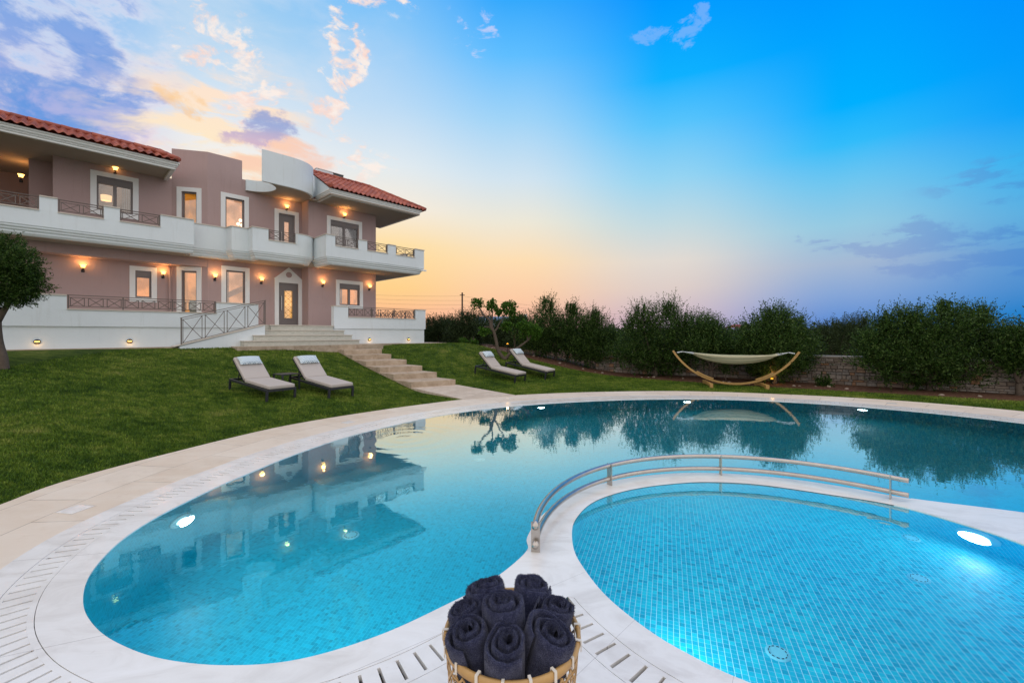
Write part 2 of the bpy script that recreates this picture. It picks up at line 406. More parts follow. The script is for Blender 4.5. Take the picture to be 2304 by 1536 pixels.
def fn_deck(gg, b, m):
    P = gg.new('ShaderNodeTexCoord').outputs['Object']
    x, y, z = gg.xyz(P); X = x - 2.9; Y = y - 4.9
    r = (X * X + Y * Y).f('SQRT'); an = X.f('ARCTAN2', Y)
    br = gg.new('ShaderNodeTexBrick'); br.offset = .5
    gg.put(br.inputs['Vector'], gg.vec(an * 7.6, r - .21, 0.0))
    br.inputs['Scale'].default_value = 1; br.inputs['Brick Width'].default_value = 1.15; br.inputs['Row Height'].default_value = .62
    br.inputs['Mortar Size'].default_value = .005; br.inputs['Mortar Smooth'].default_value = .3
    br.inputs['Color1'].default_value = (.66, .53, .40, 1); br.inputs['Color2'].default_value = (.74, .63, .51, 1); br.inputs['Mortar'].default_value = (.25, .19, .14, 1)
    n = gg.noise(gg.mapping(P, (1, 2.4, 1), (0, 0, R(25))), 1.6, 8, .65, .8)
    c = gg.mix(n.ss(.35, .7) * .55, N(gg, br.outputs[0]), (.78, .69, .58))
    c = gg.mix(gg.noise(P, 6, 6, .7).ss(.52, .8) * .4, c, (.55, .41, .28))
    c = gg.mix(gg.noise(P, 30, 6, .75).ss(.6, .72) * .3, c, (.42, .31, .21)); c = gg.mix(gg.noise(P, 1.1, 6, .7, .5).ss(.5, .68) * .25, c, (.50, .40, .30))
    gg.put(b.inputs['Base Color'], c)
    gg.put(b.inputs['Roughness'], gg.noise(P, 3, 4, .6) * .3 + .42)
    gg.put(b.inputs['Normal'], gg.bump(gg.noise(P, 25, 5, .7), .12, .01))
M_DECK = mat('beige_deck_stone', fn_deck)
def fn_marble(gg, b, m):
    P = gg.new('ShaderNodeTexCoord').outputs['Object']
    x, y, z = gg.xyz(P); 
    n = gg.noise(gg.mapping(P, (1, 1.8, 1), (0, 0, R(30))), 2.2, 9, .62, 1.2)
    c = gg.ramp(n, [(.3, (.70, .67, .63)), (.5, (.82, .80, .765)), (.7, (.87, .855, .83))])
    c = gg.mix(gg.noise(P, 11, 7, .75).ss(.60, .78) * .4, c, (.52, .47, .40))
    an = (x - 2.9).f('ARCTAN2', y - 4.9) * 6.6
    j = (an / 1.3).f('FRACT'); c = gg.mix(j.ss(.0035, .001), c, (.35, .32, .30))
    gg.put(b.inputs['Base Color'], c)
    c = gg.mix(gg.noise(P, 3.2, 9, .72, .6).ss(.56, .70) * .28, c, (.55, .52, .47)); c = gg.mix(gg.noise(P, 38, 5, .75).ss(.63, .72) * .35, c, (.42, .36, .28))
    gg.put(b.inputs['Roughness'], gg.noise(P, 4, 4, .6) * .25 + .08)
    gg.put(b.inputs['Normal'], gg.bump(gg.noise(P, 60, 3, .6), .05, .004))
M_MARBLE = mat('white_marble', fn_marble)
M_CHANNEL = plain('channel_floor', (.16, .12, .085), .8, nscale=20, nvar=.3)
def fn_step(gg, b, m):
    P = gg.new('ShaderNodeTexCoord').outputs['Object']
    n = gg.noise(P, 3.5, 8, .7, .5)
    c = gg.ramp(n, [(.3, (.30, .22, .15)), (.5, (.44, .345, .25)), (.7, (.54, .44, .34))])
    gg.put(b.inputs['Base Color'], c); b.inputs['Roughness'].default_value = .8
    gg.put(b.inputs['Normal'], gg.bump(gg.noise(P, 40, 5, .7), .3, .01))
M_STEP = mat('beige_step_stone', fn_step)
def fn_stamp(gg, b, m):
    P = gg.new('ShaderNodeTexCoord').outputs['Object']
    br = gg.new('ShaderNodeTexBrick'); br.offset = .5; gg.put(br.inputs['Vector'], gg.mapping(P, (1, 1, 1), (0, 0, 0)))
    br.inputs['Scale'].default_value = 1; br.inputs['Brick Width'].default_value = .34; br.inputs['Row Height'].default_value = .2; br.inputs['Mortar Size'].default_value = .007
    br.inputs['Color1'].default_value = (.55, .45, .35, 1); br.inputs['Color2'].default_value = (.65, .55, .45, 1); br.inputs['Mortar'].default_value = (.34, .26, .19, 1)
    c = gg.mix(gg.noise(P, 7, 6, .7) * .4, N(gg, br.outputs[0]), (.45, .35, .25))
    gg.put(b.inputs['Base Color'], c); b.inputs['Roughness'].default_value = .7
M_STAMP = mat('stamped_paving', fn_stamp)
def fn_travertine(gg, b, m):
    P = gg.new('ShaderNodeTexCoord').outputs['Object']
    n = gg.noise(gg.mapping(P, (1, 1, 5)), 6, 9, .75, 1.0)
    c = gg.ramp(n, [(.3, (.34, .34, .28)), (.48, (.50, .50, .43)), (.65, (.62, .60, .53)), (.8, (.68, .67, .60))])
    gg.put(b.inputs['Base Color'], c); b.inputs['Roughness'].default_value = .5
M_TRAV = mat('grey_green_marble', fn_travertine)

def mosaic(name, c1, c2, grout, size, rot, wu, wv):
    def fn(gg, b, m):
        uv = gg.mapping(gg.new('ShaderNodeUVMap').outputs[0], (1, 1, 1), (0, 0, R(rot)))
        x, y, z = gg.xyz(uv); u, v = x / size, y / size
        wn = gg.new('ShaderNodeTexWhiteNoise'); gg.put(wn.inputs['Vector'], gg.vec(u.f('FLOOR'), v.f('FLOOR'), 0.0))
        rnd = N(gg, wn.outputs[0])
        c = gg.ramp(rnd, [(0, tuple(q * .80 for q in c1)), (.12, c1), (.6, tuple((p + q) / 2 for p, q in zip(c1, c2))), (1, c2)])
        n = gg.noise(uv, .9, 5, .6); c = gg.mix(n.ss(.35, .75) * .30, c, tuple(q * .78 for q in c1))
        gu = (u.f('FRACT')).ss(wu + .05, wu * .6); gv = (v.f('FRACT')).ss(wv + .05, wv * .6)
        gr = (gu + gv * .65).f('MINIMUM', 1.0) * (gg.noise(uv, 6, 3, .6) * .5 + .65)
        c = gg.mix(gr.clamp(), c, grout)
        gg.put(b.inputs['Base Color'], c); b.inputs['Roughness'].default_value = .35
    return mat(name, fn)
M_MOS = mosaic('blue_mosaic', (.0, .36, .50), (.0, .49, .66), (.06, .60, .74), .032, 12, .06, .05)
M_MOS2 = mosaic('pale_blue_mosaic', (.0, .46, .66), (.01, .70, .84), (.62, .93, .98), .040, 20, .075, .03)
def fn_water(gg, b, m):
    gg.nt.nodes.remove(b)
    P = gg.new('ShaderNodeTexCoord').outputs['Object']
    h = gg.noise(gg.mapping(P, (1, 1, 1), (0, 0, R(20))), 3.0, 4, .5) * .55 + gg.noise(P, 9.0, 3, .5) * .15
    x, y, z = gg.xyz(P)
    # rings spreading from the inlet near the middle of the big pool
    X = x + 1.9; Y = y - 7.6; rr = (X * X + Y * Y).f('SQRT')
    h = h + (rr * 21.0).f('SINE') * rr.ss(1.7, .3) * .22
    X = x - 3.62; Y = y - 4.15; r2 = (X * X + Y * Y).f('SQRT')
    h = h + (r2 * 60.0).f('SINE') * r2.ss(.3, .03) * .3
    nrm = gg.bump(h, .03, .06)
    rf = gg.new('ShaderNodeBsdfRefraction'); rf.inputs['IOR'].default_value = 1.333; rf.inputs['Roughness'].default_value = 0
    rf.inputs['Color'].default_value = (.86, .985, 1, 1); gg.put(rf.inputs['Normal'], nrm)
    gl_ = gg.new('ShaderNodeBsdfGlossy'); gl_.inputs['Roughness'].default_value = 0; gg.put(gl_.inputs['Normal'], nrm)
    GLB = gl_
    lw_ = gg.new('ShaderNodeLayerWeight'); lw_.inputs[0].default_value = .5; gg.put(lw_.inputs['Normal'], nrm)
    fc_ = N(gg, lw_.outputs['Facing'])
    fac_ = gg.ramp(fc_, [(.25, (.02,) * 3), (.40, (.045,) * 3), (.52, (.11,) * 3), (.62, (.29,) * 3), (.71, (.58,) * 3), (.80, (.74,) * 3), (.92, (.84,) * 3)])
    tint = gg.ramp(fc_, [(.40, (.14, .80, 1)), (.58, (.24, .84, 1)), (.68, (.55, .94, 1)), (.80, (.97, 1, 1))])
    mx = gg.new('ShaderNodeMixShader')
    gg.nt.links.new(fac_.k, mx.inputs[0]); gg.nt.links.new(rf.outputs[0], mx.inputs[1]); gg.nt.links.new(gl_.outputs[0], mx.inputs[2])
    gg.put(GLB.inputs['Color'], tint)
    gs_ = gg.new('ShaderNodeBsdfGlass'); gs_.inputs['IOR'].default_value = 1.333; gs_.inputs['Roughness'].default_value = 0; gg.put(gs_.inputs['Normal'], nrm)
    m2 = gg.new('ShaderNodeMixShader'); geo = gg.new('ShaderNodeNewGeometry')
    gg.nt.links.new(geo.outputs['Backfacing'], m2.inputs[0]); gg.nt.links.new(mx.outputs[0], m2.inputs[1]); gg.nt.links.new(gs_.outputs[0], m2.inputs[2])
    gg.nt.links.new(m2.outputs[0], m.node_tree.nodes['Material Output'].inputs[0])
M_WATER = mat('pool_water', fn_water)

def glow(name, col, st_):
    def fn(gg, b, m):
        b.inputs['Base Color'].default_value = (*[min(1, c) for c in col], 1)
        b.inputs['Emission Color'].default_value = (*col, 1); b.inputs['Emission Strength'].default_value = st_
    return mat(name, fn)
M_BULB = glow('warm_lamp_glass', (1.0, .50, .12), 5.0)
M_BULB2 = glow('warm_bulb', (1.0, .72, .38), 14.0)
M_POOLLED = glow('pool_lamp_glass', (.80, .97, 1.0), 2.6)

# ================================================================ outlines of pool and deck (metres, world)
BIG = ccw(catmull([(-3.59, 4.33), (-3.59, 4.72), (-3.56, 5.26), (-3.49, 5.7), (-3.35, 6.48), (-3.03, 7.5), (-2.58, 8.36), (-1.86, 9.4), (-1.1, 10.15), (-.3, 10.72),
    (.32, 11.05), (1.41, 11.50), (3.08, 11.95), (4.38, 12.09), (5.64, 12.06), (6.9, 11.80), (8.17, 11.25), (9.1, 10.60), (9.9, 9.85), (10.6, 8.8), (11.15, 7.4), (11.2, 5.6), (10.5, 4.0),
    (9.3, 3.1), (7.8, 3.1), (6.4, 3.8), (5.30, 4.42), (4.49, 4.80), (4.05, 5.15), (3.6, 5.43), (3.0, 5.64), (2.3, 5.69), (1.6, 5.53), (1.05, 5.24), (.62, 4.84), (.3, 4.35), (.14, 3.9),
    (.12, 3.63), (-.15, 3.21), (-.46, 2.91), (-.82, 2.62), (-1.21, 2.43), (-1.59, 2.385), (-1.98, 2.43), (-2.32, 2.54), (-2.62, 2.69), (-2.92, 2.91), (-3.2, 3.22), (-3.4, 3.57), (-3.53, 3.93)], 7))
KID = ccw(catmull([(.532, 3.654), (.565, 4.02), (.65, 4.30), (.83, 4.62), (1.08, 4.87), (1.46, 5.10), (1.92, 5.26), (2.42, 5.34), (3.0, 5.26), (3.6, 4.96), (4.13, 4.62), (4.38, 4.19), (4.5, 3.75),
    (4.42, 3.15), (4.05, 2.55), (3.4, 2.1), (2.6, 1.92), (1.9, 1.98), (1.30, 2.245), (1.0, 2.49), (.82, 2.72), (.66, 3.03), (.565, 3.38)], 9))
DECK = ccw(catmull([(-5.62, 5.2), (-5.5, 5.95), (-5.27, 6.73), (-5.02, 7.5), (-4.68, 8.35), (-4.2, 9.12), (-3.6, 9.86), (-2.75, 10.78), (-1.41, 11.97), (.11, 12.83), (2.06, 13.42), (4.24, 13.72),
    (5.81, 13.68), (7.57, 13.27), (9.68, 12.40), (11.0, 11.5), (12.18, 10.16), (13.2, 8.2), (13.8, 5), (13.6, 1), (12.5, -4), (4, -6), (-5, -5), (-6.2, 0), (-5.7, 3.0), (-5.52, 4.3)], 6))
# ---------------------------------------------------------------- terrain
ctl = []
for a, s, z in [(-6, 17.6, 1.33), (-3, 17.6, 1.33), (0, 17.8, 1.36), (3, 17.8, 1.34), (6, 17.2, 1.26), (10.5, 17.8, 1.3), (13.3, 17.8, 1.30), (-3, 21, 1.35), (3, 21, 1.35), (9, 21, 1.35), (13.5, 21, 1.3), (3, 28, 1.3), (12, 27, 1.25),
                (7.6, 16.2, .92), (7.6, 15, .66), (7.6, 13.9, .44), (7.6, 12.9, .26), (7.6, 11.8, .06), (7.6, 10.6, -.02), (8.5, 15, .66), (8.5, 13, .26), (8.5, 11.5, .0), (9.6, 16, 1.0), (9.6, 14.6, .72), (9.6, 13, .42), (9.6, 11.8, .16), (9.6, 10.4, 0.0),
                (3.3, 10.93, .25), (3, 12.85, .41), (3.2, 15, .82), (4.6, 10.6, .24), (4.5, 12.6, .42), (5, 15, .85), (0, 9.2, .20), (0, 12, .48), (0, 15, .92), (-3, 9, .3), (-3, 12, .6), (-3, 15, .95), (-7, 10, .5), (-7, 14, .9), (-7, 5, .2)]:
    p = H(a, s); ctl.append((p.x, p.y, z))
ctl += [(.1, 15.6, .05), (.6, 15.9, .04), (-1.4, 16.5, .25), (-.33, 18.7, .72), (-1.87, 19.5, 1.30), (-.45, 20.6, 1.02), (1.0, 19.5, .72), (3.5, 19, .22), (5.4, 17.5, .04), (8.8, 15, 0), (11, 14, 0), (14, 12, 0), (18, 8, 0), (5, 22, .2),
        (9, 19, .1), (15, 16, 0), (2, 24, .8), (-1, 26, 1.1), (20, 20, 0), (7, 30, .4), (-5, 32, 1.2), (-9, 2, .1), (-10, 6, .4), (20, 0, 0)]
ctl += [(x, y, -.015) for x, y in DECK[::6]]
C3 = np.array(ctl)
def tps(r2): return .5 * r2 * np.log(np.maximum(r2, 1e-9))
_n = len(C3); _K = tps(((C3[:, None, :2] - C3[None, :, :2]) ** 2).sum(-1)) + np.eye(_n) * .02
_P = np.c_[np.ones(_n), C3[:, :2]]
_A = np.block([[_K, _P], [_P.T, np.zeros((3, 3))]])
_w = np.linalg.solve(_A, np.r_[C3[:, 2], 0, 0, 0])
def terr(pts):
    pts = np.atleast_2d(pts); out = np.empty(len(pts))
    for i in range(0, len(pts), 20000):
        q = pts[i:i + 20000]
        out[i:i + 20000] = tps(((q[:, None] - C3[None, :, :2]) ** 2).sum(-1)) @ _w[:_n] + _w[_n] + q @ _w[_n + 1:]
    d = np.hypot(pts[:, 0] - 2, pts[:, 1] - 12); k = np.clip((d - 18) / 12, 0, 1); k = k * k * (3 - 2 * k)
    out = out * (1 - k) + .3 * k
    ins = inside(DECK, pts)
    out = np.where(ins, np.minimum(out, -.03), np.maximum(out, -.012))
    return out
def tz(x, y): return float(terr(np.array([[x, y]]))[0])
LB = np.array([(-30, 60), (-9.0, 27), (-4.5, 22.4), (-1.9, 20.3), (-.45, 20.2), (.97, 19.2), (3.3, 18.3), (5.2, 17.2), (8.3, 15.05), (10.6, 13.75), (14, 11.6), (18, 8), (30, -10)], float)
LAWN = np.vstack([LB, [(30, -40), (-60, -40), (-60, 60)]])
xs = np.unique(np.r_[np.linspace(-400, -40, 10), np.linspace(-40, -16, 13), np.arange(-16, 20.01, .22), np.linspace(20, 50, 16), np.linspace(50, 400, 10)])
ys = np.unique(np.r_[np.linspace(-100, -12, 10), np.arange(-12, 0, 1.), np.arange(0, 26.01, .22), np.linspace(26, 60, 18), np.linspace(60, 700, 12)])
GX, GY = np.meshgrid(xs, ys); pts = np.c_[GX.ravel(), GY.ravel()]
zz = terr(pts)
dl = pdist(LB, pts) * np.where(inside(LAWN, pts), 1, -1)
ia = np.arange(len(pts)).reshape(GX.shape)
F = np.c_[ia[:-1, :-1].ravel(), ia[:-1, 1:].ravel(), ia[1:, 1:].ravel(), ia[1:, :-1].ravel()]
cen = pts[F].mean(1)
near = inside(DECK, cen); dd = pdist(DECK, cen)
F = F[~(near & (dd > .45))]
gnd = np_mesh('ground', np.c_[pts, zz], F, M_GRASS, smooth=True, attrs={'lawn': np.clip(dl / .5 + .5, 0, 1)})
tag(gnd, 'mown lawn sloping from the villa down to the pool, bare red soil along its far edge', 'ground', kind='structure')

# grass blades on the lawn in view
def blades(n):
    x = rng.uniform(-12, 16, n * 4); y = rng.uniform(3.0, 20.5, n * 4)
    pr = np.clip((9.0 / np.hypot(x, y)) ** 2, 0, 1)
    k = rng.random(n * 4) < pr
    k &= np.abs(x) < y * 1.25 + .3
    x, y = x[k], y[k]; p = np.c_[x, y]
    k = inside(LAWN, p) & (~inside(DECK, p)); p = p[k]
    aa = p @ np.array([E1.x, E1.y]); ss = p @ np.array([E2.x, E2.y])
    k = (ss < 17.9) & ~((aa > 7.7) & (aa < 9.35) & (ss > 8.5)) ; p = p[k]
    return p
p = blades(420000); n = len(p); z0 = terr(p) - .004
dist = np.hypot(p[:, 0], p[:, 1])
h = rng.uniform(.018, .04, n) * (1 + dist * .02); wd = rng.uniform(.002, .0035, n) * (1 + dist * .16)
th = rng.uniform(0, 2 * np.pi, n); lean = rng.uniform(0, .035, n); lt = rng.uniform(0, 2 * np.pi, n)
V = np.empty((n, 3, 3)); V[:, 0] = np.c_[p[:, 0] - np.cos(th) * wd, p[:, 1] - np.sin(th) * wd, z0]
V[:, 1] = np.c_[p[:, 0] + np.cos(th) * wd, p[:, 1] + np.sin(th) * wd, z0]
V[:, 2] = np.c_[p[:, 0] + np.cos(lt) * lean, p[:, 1] + np.sin(lt) * lean, z0 + h]
o = np_mesh('grass', V.reshape(-1, 3), np.arange(n * 3).reshape(-1, 3), M_BLADE)
tag(o, 'short green blades of the mown lawn', 'grass', kind='stuff')

# ---------------------------------------------------------------- pool shell, water, coping and deck
def cdt(loops, zfun, keep, name, m, uvf=None, zc=None):
    vs = []; es = []
    for L in loops:
        b = len(vs); vs += [Vector((float(x), float(y))) for x, y in L]; es += [(b + i, b + (i + 1) % len(L)) for i in range(len(L))]
    v, e, f, *_ = delaunay_2d_cdt(vs, es, [], 0, 1e-5)
    v = np.array([(q.x, q.y) for q in v]); f = np.array([q for q in f if len(q) == 3])
    c = v[f].mean(1); f = f[keep(c)]
    u, inv = np.unique(f, return_inverse=True); v = v[u]; f = inv.reshape(f.shape)
    a = v[f]; cr = (a[:, 1, 0] - a[:, 0, 0]) * (a[:, 2, 1] - a[:, 0, 1]) - (a[:, 1, 1] - a[:, 0, 1]) * (a[:, 2, 0] - a[:, 0, 0])
    f[cr < 0] = f[cr < 0][:, ::-1]; f = f[np.abs(cr) > 1e-9]
    o = np_mesh(name, np.c_[v, np.full(len(v), zfun)], f, m, uv=v if uvf else None)
    return o
def wall_strip(poly, z0, z1, name, m, flip=False):
    n = len(poly); q = np.vstack([poly, poly[:1]]); L = np.r_[0, np.cumsum(np.linalg.norm(np.diff(q, axis=0), axis=1))]
    V = np.vstack([np.c_[q, np.full(n + 1, z0)], np.c_[q, np.full(n + 1, z1)]]); i = np.arange(n)
    F = np.c_[i, i + 1, n + 1 + i + 1, n + 1 + i]
    if flip: F = F[:, ::-1]
    uv = np.vstack([np.c_[L, np.full(n + 1, z0)], np.c_[L, np.full(n + 1, z1)]])
    return np_mesh(name, V, F, m, uv=uv, smooth=True)
DB, DK = -1.55, -.55
# part of each outline lying on the weir between the pools
tag(cdt([BIG], DB, lambda c: inside(BIG, c), 'pool_floor', M_MOS, True), 'blue mosaic floor of the big swimming pool', 'pool floor', kind='structure')
tag(wall_strip(BIG, DB, -.02, 'pool_wall', M_MOS, True), 'blue mosaic side wall of the big swimming pool', 'pool wall', kind='structure')
tag(cdt([KID], DK, lambda c: inside(KID, c), 'pool_floor', M_MOS2, True), 'pale blue mosaic floor of the shallow round pool', 'pool floor', kind='structure')
tag(wall_strip(KID, DK, -.02, 'pool_wall', M_MOS2, True), 'pale blue mosaic side wall of the shallow round pool', 'pool wall', kind='structure')
WL, WR = (np.array((.12, 3.63)), np.array((.532, 3.654))), (np.array((4.49, 4.80)), np.array((4.13, 4.62)))
def weirside(c):   # beyond the two dry slabs, between the pools
    a = (c[:, 1] > 3.64); b = (c - WR[1]) @ np.array([-.45, .893]) > 0
    return a & b & (c[:, 0] < 4.6) & (c[:, 0] > 0)
cutl = [np.array([(-.4, 3.64), (1.0, 3.64), (1.0, 3.641), (-.4, 3.641)]), np.array([WR[1] - (.36, .18), WR[0] + (.18, .09), WR[0] + (.18, .091), WR[1] - (.36, .181)])]
dB = lambda c: pdist(BIG, c); 
def cls(c):
    out = ~inside(BIG, c) & ~inside(KID, c)
    d1, d2 = pdist(BIG, c), pdist(KID, c); return out, np.minimum(d1, d2), weirside(c) & (d1 < .6) & (d2 < .6) & out
rings = [BIG, KID] + [offset(P_, o_) for o_ in (.222, .446, .555, .65) for P_ in (BIG, KID)]
def thr(c): return np.where(c[:, 0] > 3.5, .95, .575)
def dmax(c): return np.maximum(pdist(BIG, c), pdist(KID, c))
def k_cop(c):
    o_, d, w_ = cls(c); dm = dmax(c); return o_ & ~w_ & ((d < .222) | ((d > .446) & (d < .65)) | ((dm < thr(c)) & (d < .65)))
def k_beige(c): o_, d, w_ = cls(c); return o_ & ~w_ & (d > .65) & inside(DECK, c)
def k_chan(c): o_, d, w_ = cls(c); return o_ & ~w_ & (d > .215) & (d < .455) & (dmax(c) > thr(c) - .02)
def k_weir(c): return cls(c)[2]
def k_lip(c): o_, d, w_ = cls(c); return o_ & ~w_ & (d > .225) & (d < .245)
tag(cdt(rings + cutl, 0, k_cop, 'pool_coping', M_MARBLE), 'white marble coping around both pools', 'coping', kind='structure')
tag(cdt(rings + [DECK], 0, k_beige, 'pool_deck', M_DECK), 'beige stone deck around the pools', 'deck', kind='structure')
tag(cdt(rings + cutl, -.09, k_chan, 'overflow_channel', M_CHANNEL), 'overflow gutter under the slotted marble grate', 'gutter', kind='structure')
tag(cdt([BIG, KID] + cutl, -.005, k_weir, 'weir_wall', M_MARBLE), 'submerged white marble wall between the two pools', 'weir wall', kind='structure')
tag(cdt([BIG, KID] + cutl, -.009, lambda c: inside(BIG, c) | inside(KID, c) | k_weir(c), 'water', M_WATER), 'clear still water filling both pools', 'water', kind='structure')
tag(wall_strip(DECK, -.35, 0, 'deck_edge', M_DECK), 'outer edge of the beige deck', 'deck edge', kind='structure')
mb = MB()   # vertical faces where the coping drops to water and gutters, and the dry slab ends
for P_, o_, z0, z1 in ((BIG, 0, -.02, 0), (KID, 0, -.02, 0), (BIG, .222, -.09, 0), (KID, .222, -.09, 0), (BIG, .446, -.09, 0), (KID, .446, -.09, 0)):
    q = offset(P_, o_); c = (q + np.roll(q, -1, 0)) / 2
    o2, d, w2 = cls(c); c2 = offset(P_, o_ + .02); o3, d3, w3 = cls(c2)
    for i in range(len(q)):
        j = (i + 1) % len(q)
        if w3[i] or (o_ > 0 and dmax(c[i:i + 1])[0] < thr(c[i:i + 1])[0] - .02) or (o_ > 0 and (not o2[i] or d[i] < o_ - .02)) or (o_ == 0 and not o3[i]): continue
        mb.add([(*q[i], z0), (*q[j], z0), (*q[j], z1), (*q[i], z1)], [(0, 1, 2, 3)])
for A_, B_ in (((.12, 3.64), (.535, 3.64)), ((4.13, 4.62), (4.49, 4.80))): mb.add([(*A_, -.05), (*B_, -.05), (*B_, 0), (*A_, 0)], [(0, 1, 2, 3)])
tag(mb.build('coping_edge', M_MARBLE), 'white marble edges of the coping', 'coping edge', kind='structure')
# slotted grate
mb = MB()
for P_, Q_ in ((BIG, KID), (KID, BIG)):
    q = np.vstack([P_, P_[:1]]); L = np.r_[0, np.cumsum(np.linalg.norm(np.diff(q, axis=0), axis=1))]
    tt = np.arange(int(round(L[-1] / .09))) * (L[-1] / int(round(L[-1] / .09)))
    def pt(s_): return np.c_[np.interp(s_, L, q[:, 0]), np.interp(s_, L, q[:, 1])]
    a_, b_ = pt(tt), pt(tt + .074); nn = offset(P_, 1) - P_; nq = np.vstack([nn, nn[:1]])
    def nrm(s_):
        v_ = np.c_[np.interp(s_, L, nq[:, 0]), np.interp(s_, L, nq[:, 1])]; return v_ / np.linalg.norm(v_, axis=1)[:, None]
    na, nb = nrm(tt), nrm(tt + .074)
    for x0, x1 in ((.226, .258), (.258, .418), (.418, .442)):
        e0, e1_ = (tt, tt + .074) if x0 == .258 else (tt, tt + .09)
        A, B, nA, nB = pt(e0), pt(e1_), nrm(e0), nrm(e1_)
        mid = (A + B) / 2 + (nA + nB) / 2 * (x0 + x1) / 2
        ok = ~inside(BIG, mid) & ~inside(KID, mid) & (pdist(Q_, mid) > thr(mid) - .012) & ~weirside(mid) & (np.abs(mid[:, 0]) < 13)
        for i in np.where(ok)[0]:
            c4 = [A[i] + nA[i] * x0, B[i] + nB[i] * x0, B[i] + nB[i] * x1, A[i] + nA[i] * x1]
            mb.add([(*c, -.035) for c in c4] + [(*c, -.001) for c in c4], [(4, 5, 6, 7), (0, 1, 5, 4), (1, 2, 6, 5), (2, 3, 7, 6), (3, 0, 4, 7)])
tag(mb.build('pool_grate', M_MARBLE), 'slotted white marble overflow grate circling the pools', 'grate', kind='structure')

# skimmer lids let into the deck
proto = None
for i, (x, y, rz, lb) in enumerate([(-4.6, 4.5, 80, 'white square skimmer lid in the beige deck at far left, nearest the camera'), (-3.42, 8.9, 60, 'white skimmer lid in the beige deck below the left sun loungers'), (10.05, 11.3, -35, 'white skimmer lid in the far right beige deck'), (-.1, 12.2, 30, 'small white skimmer lid in the deck at the foot of the stone path')]):
    if proto is None:
        mb = MB(); mb.box(-.10, .10, -.10, .10, -.01, .004); proto = mb.build('skimmer_lid', M_MARBLE, bevel=.003)
        mb = MB(); [mb.box(*b_, 0, .0025) for b_ in ((-.115, .115, -.115, -.103), (-.115, .115, .103, .115), (-.115, -.103, -.103, .103), (.103, .115, -.103, .103))]
        mb.build('lid_frame', M_CAP, proto); o = proto
    else: o = copy_tree(proto)
    o.location = (x, y, 0); o.rotation_euler.z = R(rz); tag(o, lb, 'skimmer lid', 'skimmer lids in the deck')

# underwater lamps
def pool_lamp(x, y, z, ang, lb, power, first=[None]):
    if first[0] is None:
        r = empty('underwater_lamp', (0, 0, 0))
        mb = MB(); mb.lathe([(.0, .0), (.125, .0), (.135, .012), (.138, .028), (.078, .034)], 28); mb.build('rim', plain('lamp_rim_blue', (.45, .85, .92), .4), r, smooth=True)
        mb = MB(); mb.lathe([(.075, .034), (.05, .045), (0.001, .05)], 24); mb.build('lens', M_POOLLED, r, smooth=True)
        first[0] = r
    else: r = copy_tree(first[0])
    r.location = (x, y, z); r.rotation_euler = (R(90), 0, R(ang))
    L = bpy.data.lights.new('underwater_light', 'AREA'); L.shape = 'DISK'; L.size = .2; L.energy = power; L.color = (.75, .96, 1.0)
    lo_ = bpy.data.objects.new('underwater_light', L); COL.objects.link(lo_); lo_.parent = r; lo_.location = (0, 0, .09); lo_.rotation_euler = (R(180), 0, 0)
    return tag(r, lb, 'pool lamp', 'round lamps in the pool walls')
def wall_at(poly, x, y):
    i = int(np.argmin(((poly - (x, y)) ** 2).sum(1))); t_ = poly[(i + 1) % len(poly)] - poly[i - 1]; t_ /= np.linalg.norm(t_)
    nin = np.array([-t_[1], t_[0]]); return poly[i] + nin * .01, math.degrees(math.atan2(nin[0], -nin[1]))
for poly, x, y, z, lb, pw in ((BIG, -3.56, 4.62, -.46, 'bright round lamp in the left wall of the big pool, nearest the camera', 3.5), (BIG, .75, 11.25, -.42, 'lit round lamp under the far rim below the right pair of loungers', 11),
                              (BIG, 4.95, 12.1, -.42, 'lit round lamp under the far rim straight across from the handrail', 11), (BIG, 8.9, 10.8, -.42, 'lit round lamp under the far right rim of the big pool', 11),
                              (KID, 4.40, 4.05, -.20, 'large bright lamp in the right wall of the shallow pool', 1.8)):
    q, a = wall_at(poly, x, y); o = pool_lamp(q[0], q[1], z, a, lb, pw)
    if poly is KID: o.scale = (1.15, 1.15, 1)
# unseen lamps put in to light the near side of the water
for poly, x, y, z, pw in ((KID, .9, 2.6, -.25, 1.6),):
    q, a = wall_at(poly, x, y); pool_lamp(q[0], q[1], z, a, 'assumed, unseen round lamp in the near left wall of the shallow pool, below the coping', pw)
for x_, y_ in ((-2.2, 2.5), (-.55, 2.85)):  # big pool pair is added to brighten its near floor
    q, a = wall_at(BIG, x_, y_); pool_lamp(q[0], q[1], -.5, a, 'added, unseen round lamp in the near wall of the big pool under the ' + ('left' if x_ < -1 else 'right') + ' coping', 14)
